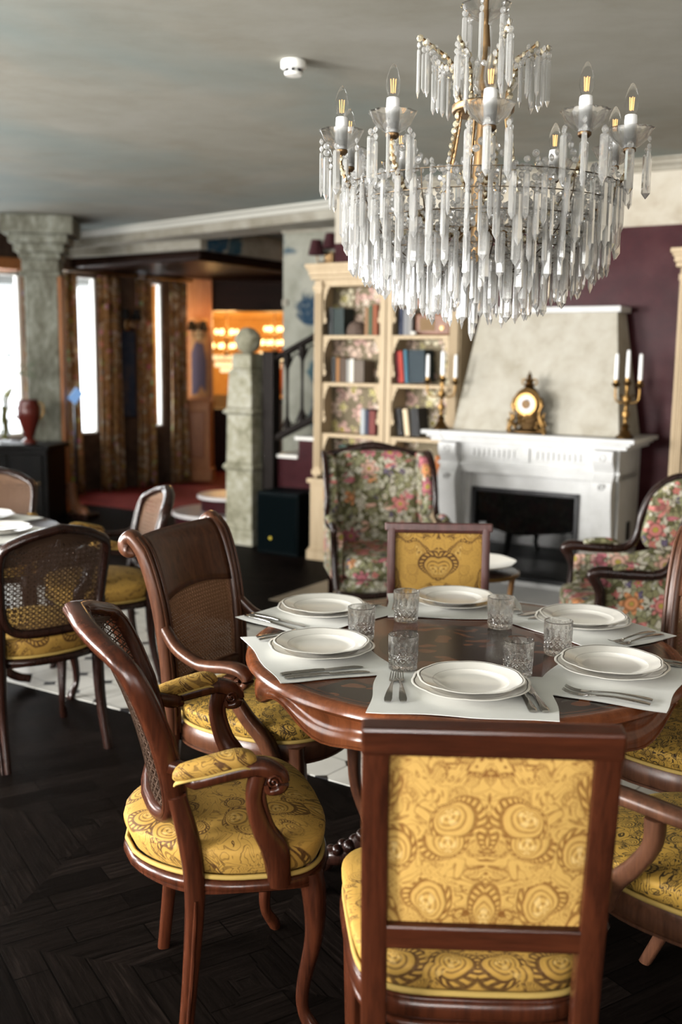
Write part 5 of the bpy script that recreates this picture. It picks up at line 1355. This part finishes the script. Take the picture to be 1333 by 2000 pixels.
def bead_path(mb, pts, r, step):
    """beads along a path, returns wire"""
    L = 0; nxt = 0
    for i in range(len(pts)-1):
        d = (pts[i+1]-pts[i]); l = d.length
        while nxt <= L+l:
            octa(mb, pts[i]+d*((nxt-L)/l), r); nxt += step
        L += l
ZB = 2.065; RB = .372
angs = [R(-95+36*k) for k in range(10)]
rings = [(.355,1.985),(.35,1.94),(.33,1.895),(.30,1.858),(.262,1.828),(.22,1.803),(.175,1.784),(.13,1.772),(.085,1.765),(.04,1.76)]
mb = MB()
for (r, z) in rings: mb.sweep([(r*cos(2*PI*k/48), r*sin(2*PI*k/48), z) for k in range(48)], (.003,.003), 5, closed=True)
for k in range(12):
    a = 2*PI*k/12; mb.sweep([(r*cos(a), r*sin(a), z) for (r, z) in rings], (.003,.003), 5)
mb.build('basket_frame', plain('dark_brass_wire', (.06,.045,.03), .5, 1), CH, smooth=60)
for a in angs:
    o = Vector((cos(a), sin(a), 0))
    P = spline([o*.03+Vector((0,0,1.90)), o*.12+Vector((0,0,1.86)), o*.25+Vector((0,0,1.89)), o*.34+Vector((0,0,1.97)), o*RB+Vector((0,0,ZB-.04)), o*RB+Vector((0,0,ZB-.005))], 24)
    am = MB().sweep(P, (.009,.009), 6, up=(-o.y, o.x, 0)).build('arm', BRASS, CH, smooth=60)
    mb = MB(); bead_path(mb, P[4:], .0085, .017); mb.build('arm_beads', GOLDBEAD, am, smooth=0)
    c = o*RB+Vector((0,0,ZB))
    MB().lathe([(.010,-.012),(.016,-.006),(.016,.0),(.011,.003)], 16, c=c).build('candle_collar', plain('dark_brass', (.10,.06,.03), .4, 1) if a == angs[0] else bpy.data.materials['dark_brass'], CH, smooth=50)
    MB().lathe(dish(.052,.046), 60, c=c, rf=flute(10), cap=False).build('bobeche', DISHG, CH, smooth=40)
    MB().lathe([(.0135,.002),(.0150,.03),(.0155,.066),(.0145,.078),(.011,.080),(.0,.080)], 18, c=c, rf=lambda t, i: 1+.02*cos(5*t)).build('candle_sleeve', WAX, CH, smooth=60)
    b = MB().lathe([(.009,.078),(.0125,.086),(.0170,.102),(.0160,.120),(.0110,.138),(.0045,.151),(.0,.154)], 20, c=c).build('bulb', THING, CH, smooth=60)
    mb = MB()
    for k in range(4): q = PI/2*k; mb.sweep([c+Vector((.004*cos(q), .004*sin(q), .090)), c+Vector((.0055*cos(q), .0055*sin(q), .120))], (.0022,.0022), 5)
    mb.build('filament', FIL, b, smooth=60)
# crown of upright curved stems with hanging drops
crown = []
for k in range(8):
    a = R(-78+45*k); o = Vector((cos(a), sin(a), 0)); hh = 2.34 if k % 2 == 0 else 2.315; ro = .175 if k % 2 == 0 else .145
    P = spline([o*.10+Vector((0,0,1.98)), o*.072+Vector((0,0,2.12)), o*.065+Vector((0,0,2.20)), o*.085+Vector((0,0,2.29)), o*(ro-.035)+Vector((0,0,hh-.01)), o*ro+Vector((0,0,hh+.012))], 26)
    s_ = MB().sweep(P, [(.011,.008),(.010,.008),(.010,.008),(.009,.007),(.008,.006)], 6, up=(-o.y, o.x, 0)).build('crown_stem', BRASS, CH, smooth=60)
    mb = MB(); bead_path(mb, [p+o*.004 for p in P], .0095, .019); mb.build('stem_beads', GOLDBEAD, s_, smooth=0)
    crown.append((o, ro, hh))
# prisms
def prism_mesh(L, w, top=False):
    mb = MB(); prof = [(.35,0),(.5,-.004),(.5,-L*.86),(.0,-L)]
    vs = []; k6 = [(-.5,0),(-.3,.26),(.3,.26),(.5,0),(.3,-.26),(-.3,-.26)]
    for (k, z) in ((.8,0),(1,-.004),(1,-L*.87),(.08,-L)):
        for (x, y) in k6: vs.append((x*w*k, y*w*k, z))
    fs = [[5,4,3,2,1,0], list(range(18, 24))]
    for i in range(3):
        for k in range(6): fs.append((i*6+k, i*6+(k+1) % 6, (i+1)*6+(k+1) % 6, (i+1)*6+k))
    mb.add(vs, [f[::-1] for f in fs])
    # octagon link bead above
    octa(mb, (0,0,.010), .0085, Vector((0,1,0)))
    if top: octa(mb, (0,0,.027), .0080, Vector((.3,1,0)).normalized())
    return mb
LENS = [.085,.096,.106,.118]
PM = [[prism_mesh(l, w, w < .02) for l in LENS] for w in (.015,.022)]
PME = [[m.mesh('crystal_prism', CRYSTAL, 0) for m in row] for row in PM]
spots = []      # (x, y, z, rot, width index, length index)
def put(x, y, z, wi, li): spots.append((x, y, z, rc.uniform(0, PI), wi, li))
for a in angs:
    o = Vector((cos(a), sin(a), 0))
    for k in range(6):
        q = 2*PI*k/6+.3; put(o.x*RB+.052*cos(q), o.y*RB+.052*sin(q), ZB-.010, rc.random() < .5, rc.choice((1,2,2,3)))
for (i, (n, li)) in enumerate(((50,2),(54,2),(52,3),(48,2),(42,2),(34,2),(26,2),(18,2),(12,2),(5,2))):
    r, z = rings[i]
    for k in range(n):
        q = 2*PI*(k+.5*(i % 2)+rc.uniform(-.2,.2))/n
        put(r*cos(q), r*sin(q), z-.012, rc.random() < .45, max(0, min(3, li+rc.choice((-1,0,0,1)))))
for (o, ro, hh) in crown:
    s_ = Vector((-o.y, o.x, 0))
    for (dr, ds, dz) in ((0,0,-.02),(-.02,.012,-.03),(-.02,-.014,-.025),(-.045,0,-.04)):
        p = o*(ro+dr)+s_*ds; put(p.x, p.y, hh+dz, 0, rc.choice((1,2,3)))
for k in range(6): q = 2*PI*k/6+.2; put(.055*cos(q), .055*sin(q), 2.405, 0, 3)
cam_xy = Vector((-.352, -2.73))
spots.sort(key=lambda s_: (Vector((s_[0], s_[1]))-cam_xy).length)
rest = MB(); rest_n = 0
for i, (x, y, z, r, wi, li) in enumerate(spots):
    wi = int(wi)
    if i < 100:
        o = mesh_obj('crystal_prism', PME[wi][li], CH); o.location = (x, y, z); o.rotation_euler[2] = r
    else:
        M = Matrix.Translation((x, y, z)) @ Matrix.Rotation(r, 4, 'Z'); src = PM[wi][li]
        rest.add([M @ Vector(v) for v in src.v], src.f); rest_n += 1
o = rest.build('crystal_prisms', CRYSTAL, CH, smooth=0); o['kind'] = 'stuff'
# swags of beads between the arms, and the beaded netting of the basket
for k in range(10):
    a, b = angs[k], angs[(k+1) % 10]
    p, q = Vector((cos(a),sin(a),0))*(RB-.05)+Vector((0,0,ZB+.0)), Vector((cos(b),sin(b),0))*(RB-.05)+Vector((0,0,ZB+.0))
    P = [p.lerp(q, t/20)+Vector((0,0,-.075*4*(t/20)*(1-t/20))) for t in range(21)]
    mb = MB(); bead_path(mb, P, .0095, .0195); mb.build('bead_swag', CRYSTAL, CH, smooth=0)
    o, ro, hh = crown[k % 8]; 
for k in range(8):
    (o, ro, hh), (o2, r2, h2) = crown[k], crown[(k+1) % 8]
    p, q = o*(ro-.03)+Vector((0,0,hh-.01)), o2*(r2-.03)+Vector((0,0,h2-.01))
    P = [p.lerp(q, t/14)+Vector((0,0,-.05*4*(t/14)*(1-t/14))) for t in range(15)]
    mb = MB(); bead_path(mb, P, .008, .017); mb.build('crown_bead_chain', CRYSTAL, CH, smooth=0)
mb = MB()
for i in range(len(rings)-1):
    (r0, z0), (r1, z1) = rings[i], rings[i+1]
    n = int(2*PI*r0/.030)
    for k in range(n):
        for h in (.1,.45,.8):
            q = 2*PI*(k+rc.uniform(-.3,.3))/n; r = r0+(r1-r0)*h-.012; octa(mb, (r*cos(q), r*sin(q), z0+(z1-z0)*h+rc.uniform(-.004,.004)), .0085)
for k in range(260):
    q = rc.uniform(0, 2*PI); h = rc.random(); r = .12+.24*h; octa(mb, (r*cos(q), r*sin(q), 1.90+.10*h+rc.uniform(-.02,.02)), .009)
o = mb.build('bead_netting', CRYSTAL, CH, smooth=0); o['kind'] = 'stuff'
mb = MB(); mb.lathe([(.004,1.76),(.009,1.74),(.004,1.72),(.010,1.70),(.012,1.66),(.009,1.62),(.002,1.60)], 10); mb.build('bottom_pendant', CRYSTAL, CH, smooth=0, loc=(-.012,0,0))
# ================================================================== light
wld = bpy.data.worlds.new('world'); sc.world = wld; wld.use_nodes = True
wld.node_tree.nodes['Background'].inputs[0].default_value = (.92,.96,1,1); wld.node_tree.nodes['Background'].inputs[1].default_value = 4.0
def area(name, loc, rot, sx, sy, power, col=(1,1,1)):
    l = bpy.data.lights.new(name, 'AREA'); l.shape = 'RECTANGLE'; l.size = sx; l.size_y = sy; l.energy = power; l.color = col
    o = bpy.data.objects.new(name, l); C.objects.link(o); o.location = loc; o.rotation_euler = rot; return o
DAY = (1.0,.985,.955)
# daylight entering at the windows of the left and back walls
for (u0, u1, pw) in ((1.2,3.2,LW[0]),(4.4,6.6,LW[1]),(7.8,10.0,LW[2])):
    area('window_daylight', (-5.45, -3.5+(u0+u1)/2, 1.65), (0, R(-90), 0), 1.6, u1-u0, pw, DAY)
for (u0, u1, pw) in ((1.4,3.2,BW[0]),(4.4,6.4,BW[1]),(7.4,9.4,BW[2])):
    area('window_daylight', (wc.x-(u0+u1)/2, -3.75, 1.65), (R(90), 0, 0), u1-u0, 1.6, pw, DAY)
for (u, w_, pw) in ((-1.97,2.6,WWP),(.15,.42,WWP*.3),(1.14,.42,WWP*.3)):
    c = WW(u, -.5, 1.55)
    area('window_daylight', c, (R(90), 0, RWW+PI), w_, 1.6, pw, (.95,.98,1))
def point(name, loc, p, col, r=.1):
    l = bpy.data.lights.new(name, 'POINT'); l.energy = p; l.color = col; l.shadow_soft_size = r
    o = bpy.data.objects.new(name, l); C.objects.link(o); o.location = loc
WARM = (1,.56,.2)
for (x, y, z, p) in ((-1.70,15.0,2.0,48),(-1.02,15.3,2.0,48),(-2.1,16.2,2.0,42),(-.3,16.2,2.0,35)): point('amber_room_glow', (x,y,z), p, WARM, .15)  # warm points at the chandeliers and deeper in the amber room where none hangs
point('sconce_glow', (-1.62,12.72,2.02), 4, WARM, .05)
point('sconce_glow', (-1.98,12.72,2.02), 3, WARM, .05)
